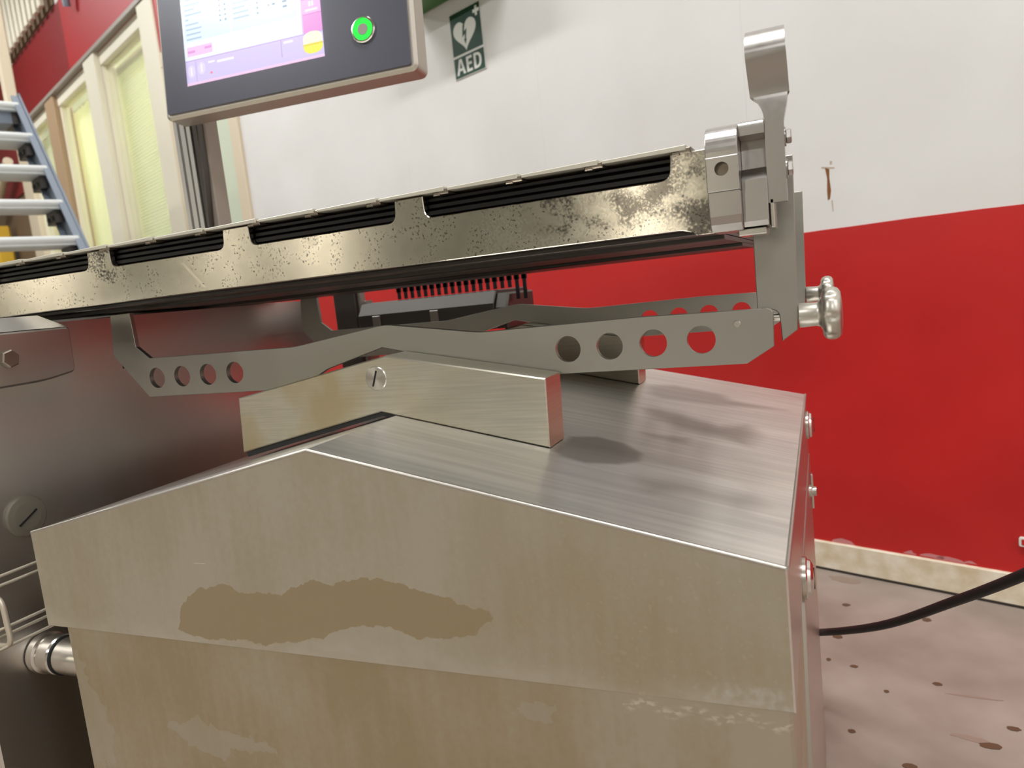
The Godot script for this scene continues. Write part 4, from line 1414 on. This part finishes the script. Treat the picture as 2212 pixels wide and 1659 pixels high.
func build_brackets():
	# link plates: outline in x and y, four holes at each end
	var plate: Array = [
		Vector2(-1.055, 0.9765), Vector2(-1.062, 0.911), Vector2(-0.998, 0.8405), Vector2(-0.807, 0.8405), Vector2(-0.700, 0.8405), Vector2(-0.648, 0.866), Vector2(-0.553, 0.8905), Vector2(-0.458, 0.868), Vector2(-0.452, 0.862), Vector2(-0.41, 0.8405), Vector2(-0.295, 0.8402),
		Vector2(-0.0805, 0.8402), Vector2(-0.0510, 0.858), Vector2(-0.0495, 0.900), Vector2(-0.198, 0.9025), Vector2(-0.406, 0.900), Vector2(-0.545, 0.9210), Vector2(-0.701, 0.901), Vector2(-0.985, 0.9025), Vector2(-1.010, 0.922), Vector2(-1.012, 0.9765)]
	var radii: Array = []
	for p in plate:
		radii.append(0.0)
	radii[5] = 0.006
	radii[7] = 0.006
	radii[13] = 0.008
	for i in [14, 15, 16, 17]:
		radii[i] = 0.012
	var holes: Array = []
	for x in [-0.975, -0.922, -0.869, -0.816, -0.289, -0.2365, -0.184, -0.129]:
		holes.append(circle(Vector2(x, 0.8705), 0.0162, 36))
	var o := thing("support_plate", Vector3(-0.55, 0.84, -0.865), "nearer grey link plate with eight round holes, resting against the front saddle bracket", "bracket", "")
	var g := G.new()
	g.prism(rounded(plate, radii), Vector3(0, 0, -0.8605), Vector3.RIGHT, Vector3.UP, 0.008, 0.0006, holes)
	part("plate", g, M.link, o)
	g = G.new()
	g.rod(Vector3(-0.0885, 0.8855, -0.861), Vector3(-0.0885, 0.8855, -0.8585), 0.004, 16, 0.0005)
	part("rivet", g, M.steel_bright, o)
	# end post with its slot, and the star knob that clamps it
	g = G.new()
	g.prism(rounded([Vector2(-0.0665, 1.03), Vector2(-0.0668, 0.894), Vector2(-0.0505, 0.8985), Vector2(-0.044, 0.893), Vector2(-0.0425, 0.862), Vector2(-0.026, 0.8735), Vector2(-0.0245, 0.89), Vector2(-0.0215, 1.06), Vector2(-0.042, 1.06), Vector2(-0.042, 1.03)], [0, 0, 0.004, 0.004, 0, 0, 0, 0, 0, 0]), Vector3(0, 0, -0.8695), Vector3.RIGHT, Vector3.UP, 0.008, 0.0008)
	part("end_post", g, M.link, o)
	g = G.new()
	g.lathe(Vector3(-0.052, 0.8885, -0.8745), Vector3.RIGHT, [Vector2(0, 0), Vector2(0.0042, 0), Vector2(0.0042, 0.03), Vector2(0, 0.03)], 16)
	part("clamp_stud", g, M.steel_bright, o)
	var kn := star_knob(Vector3(-0.0245, 0.8885, -0.8745), o)
	kn.name = "star_knob"
	var far := o.duplicate() as Node3D
	far.name = "support_plate_001"
	add_child(far)
	far.position += Vector3(0, 0, -0.4795)
	tag(far, "farther dark link plate with round holes under the conveyor, behind its nearer twin", "bracket")
	# saddle brackets on the hood
	var sad: Array = [Vector2(-0.763, 0.839), Vector2(-0.769, 0.7605), Vector2(-0.531, 0.8115), Vector2(-0.304, 0.7605), Vector2(-0.301, 0.8435), Vector2(-0.5155, 0.8835)]
	o = thing("saddle_bracket", Vector3(-0.53, 0.78, -0.83), "brushed steel angled bracket with a slotted bolt head, nearer of the two on the hood", "bracket")
	g = G.new()
	g.prism(PackedVector2Array(sad), Vector3(0, 0, -0.8035), Vector3.RIGHT, Vector3.UP, 0.055, 0.0016)
	part("body", g, M.saddle, o)
	g = G.new()
	g.lathe(Vector3(-0.531, 0.8555, -0.8038), Vector3.BACK, [Vector2(0, 0), Vector2(0.0158, 0), Vector2(0.0158, 0.0012), Vector2(0.0148, 0.0022), Vector2(0, 0.0022)], 48)
	var bh := part("bolt_head", g, M.turned, o)
	g = G.new()
	var a := Vector3(0.35, 0.937, 0)
	g.box(Vector3(-0.0105, -0.0009, -0.001), Vector3(0.0105, 0.0009, 0.00045), 0.0, Vector3(-0.5325, 0.8555, -0.8014), a, Vector3.BACK.cross(a))
	part("slot", g, M.slit, bh)
	# seal strip the bracket stands on
	g = G.new()
	for s in [[Vector2(-0.766, 0.7603), Vector2(-0.531, 0.8108), Vector2(-0.531, 0.8055), Vector2(-0.764, 0.7535)], [Vector2(-0.531, 0.8108), Vector2(-0.306, 0.7603), Vector2(-0.306, 0.7565), Vector2(-0.531, 0.8055)]]:
		g.prism(PackedVector2Array(s), Vector3(0, 0, -0.807), Vector3.RIGHT, Vector3.UP, 0.049)
	part("seal_strip", g, M.rubber, o)
	far = o.duplicate() as Node3D
	far.name = "saddle_bracket_001"
	add_child(far)
	far.position += Vector3(0, 0, -0.4775)
	tag(far, "farther dark angled bracket at the back of the hood, under the holed plates", "bracket")


func star_knob(c: Vector3, parent: Node3D) -> MeshInstance3D:
	var g := G.new()
	g.lathe(c, Vector3.RIGHT, [Vector2(0, 0), Vector2(0.0125, 0), Vector2(0.0135, 0.001), Vector2(0.0128, 0.018), Vector2(0.014, 0.022), Vector2(0.02, 0.0245)], 32, true)
	# lobed head
	var prof := [Vector2(0.012, 0.0235), Vector2(0.0215, 0.0238), Vector2(0.0255, 0.0255), Vector2(0.0278, 0.0285), Vector2(0.0288, 0.0325), Vector2(0.0285, 0.0365), Vector2(0.0265, 0.0405), Vector2(0.0225, 0.0430), Vector2(0.012, 0.0442), Vector2(0.0, 0.0445)]
	var n := 112
	var rows: Array = []
	for p: Vector2 in prof:
		var ring: Array = []
		for i in n:
			var a := TAU * i / n
			var k := maxf(0.0, cos(7.0 * a + 0.6))
			var dip := 0.0030 * pow(k, 1.5) * exp(-pow((p.y - 0.0325) / 0.0065, 2.0)) * (p.x / 0.0288)
			var r := p.x - dip
			ring.append(c + Vector3(p.y, sin(a) * r, cos(a) * r))
		rows.append(ring)
	var nr: Array = []
	for j in rows.size():
		var ring: Array = []
		for i in n:
			var du: Vector3 = rows[j][(i + 1) % n] - rows[j][(i + n - 1) % n]
			var dv: Vector3 = rows[mini(j + 1, rows.size() - 1)][i] - rows[maxi(j - 1, 0)][i]
			var q := du.cross(dv).normalized()
			var out: Vector3 = rows[j][i] - (c + Vector3(0.033, 0, 0))
			ring.append(Vector3.RIGHT if prof[j].x == 0.0 else (q if q.dot(out) > 0 else -q))
		nr.append(ring)
	for j in rows.size() - 1:
		for i in n:
			var k := (i + 1) % n
			var U := [Vector2(i * 0.002, j * 0.004), Vector2(i * 0.002 + 0.002, j * 0.004), Vector2(i * 0.002 + 0.002, j * 0.004 + 0.004), Vector2(i * 0.002, j * 0.004 + 0.004)]
			g.stri([rows[j][i], rows[j][k], rows[j + 1][k]], [nr[j][i], nr[j][k], nr[j + 1][k]], [U[0], U[1], U[2]])
			g.stri([rows[j][i], rows[j + 1][k], rows[j + 1][i]], [nr[j][i], nr[j + 1][k], nr[j + 1][i]], [U[0], U[2], U[3]])
	return part("star_knob", g, M.knob, parent, "lobed cast metal knob")


func build_rear():
	# frame behind the conveyor
	var o := thing("rear_frame", Vector3(-1.0, 0, -1.52), "grey upright frame plates behind the conveyor, left of the motor cover", "frame")
	var g := G.new()
	g.box(Vector3(-1.088, 0.0, -1.52), Vector3(-1.026, 1.03, -1.505), 0.002)
	part("upright", g, M.steel_dark, o)
	g = G.new()
	g.box(Vector3(-1.022, 0.0, -1.53), Vector3(-1.012, 1.03, -1.51), 0.002)
	g.box(Vector3(-0.999, 0.0, -1.53), Vector3(-0.993, 0.96, -1.50), 0.002)
	part("edge_strip", g, M.steel_dull, o)
	g = G.new()
	g.box(Vector3(-1.02, 0.30, -1.575), Vector3(-0.66, 0.34, -1.535), 0.002)
	part("crossbar", g, M.steel_dark, o)
	g = G.new()
	g.box(Vector3(-0.66, 0.0, -1.575), Vector3(-0.62, 0.869, -1.535), 0.002)
	part("upright", g, M.steel_dark, o)
	# slotted duct: a comb of fingers
	o = thing("slotted_duct", Vector3(-0.75, 0.93, -1.5), "black plastic slotted wiring duct with comb fingers under the far edge of the conveyor", "wiring duct")
	g = G.new()
	g.box(Vector3(-0.915, 0.987, -1.53), Vector3(-0.588, 1.03, -1.498), 0.001)
	part("cover_strip", g, M.black, o)
	var x := -0.905
	for i in 19:
		g = G.new()
		g.box(Vector3(x, 0.928 if x > -0.612 else 0.9545, -1.503), Vector3(x + 0.0085, 0.99, -1.5), 0.0004)
		g.box(Vector3(x - 0.0022, 0.970, -1.503), Vector3(x + 0.0107, 0.99, -1.5), 0.0004)
		part("finger", g, M.black, o)
		x += 0.0174
	# motor cover
	o = thing("motor_cover", Vector3(-0.8, 0.87, -1.54), "dark steel motor cover with a sloped upper edge below the black slotted duct", "cover")
	g = G.new()
	g.prism(PackedVector2Array([Vector2(1.455, 0.87), Vector2(1.455, 0.925), Vector2(1.475, 0.951), Vector2(1.49, 0.953), Vector2(1.64, 0.953), Vector2(1.64, 0.87)]), Vector3(-0.645, 0, 0), Vector3(0, 0, -1), Vector3.UP, 0.345, 0.002)
	part("body", g, M.steel_dark, o)
	g = G.new()
	g.prism(PackedVector2Array([Vector2(1.455, 0.87), Vector2(1.455, 0.915), Vector2(1.475, 0.945), Vector2(1.62, 0.945), Vector2(1.62, 0.87)]), Vector3(-0.615, 0, 0), Vector3(0, 0, -1), Vector3.UP, 0.03, 0.004)
	part("end_cap", g, M.steel_dark, o)
	g = G.new()
	for xx in [-0.95, -0.80]:
		g.box(Vector3(xx, 0.872, -1.4555), Vector3(xx + 0.02, 0.922, -1.452), 0.0008)
	part("strap", g, M.steel_dull, o)


func build_cable():
	var c := Curve3D.new()
	for p in [Vector3(-0.10, 0.24, -1.56), Vector3(-0.041, 0.215, -1.493), Vector3(0.062, 0.352, -1.26), Vector3(0.144, 0.472, -1.092), Vector3(0.198, 0.566, -0.963), Vector3(0.26, 0.66, -0.82)]:
		c.add_point(p)
	var pts: Array = []
	# smooth curve through the points
	var q: Array = [Vector3(-0.12, 0.16, -1.60), Vector3(-0.041, 0.215, -1.493), Vector3(0.062, 0.350, -1.26), Vector3(0.144, 0.472, -1.092), Vector3(0.198, 0.566, -0.963), Vector3(0.25, 0.67, -0.83), Vector3(0.32, 0.74, -0.70)]
	pts.append(Vector3(-0.16, 0.10, -1.62))
	for i in range(1, q.size() - 1):
		for k in 8:
			var a: Vector3 = q[i - 1]
			pts.append(q[i].cubic_interpolate(q[i + 1], a, q[mini(i + 2, q.size() - 1)], k / 8.0))
	pts.append_array([Vector3(0.34, 0.75, -0.66), Vector3(0.42, 0.72, -0.56), Vector3(0.5, 0.5, -0.46), Vector3(0.55, 0.2, -0.4), Vector3(0.6, 0.02, -0.35), Vector3(0.75, 0.008, -0.25), Vector3(1.2, 0.008, 0.1)])
	pts.insert(0, Vector3(-0.2, 0.02, -1.62))
	pts.insert(0, Vector3(-0.3, 0.008, -1.62))
	var g := G.new()
	g.tube(pts, 0.0068, 16)
	solo("power_cable", g, M.rubber, "black rubber power cable rising from behind the cabinet across the floor", "cable")
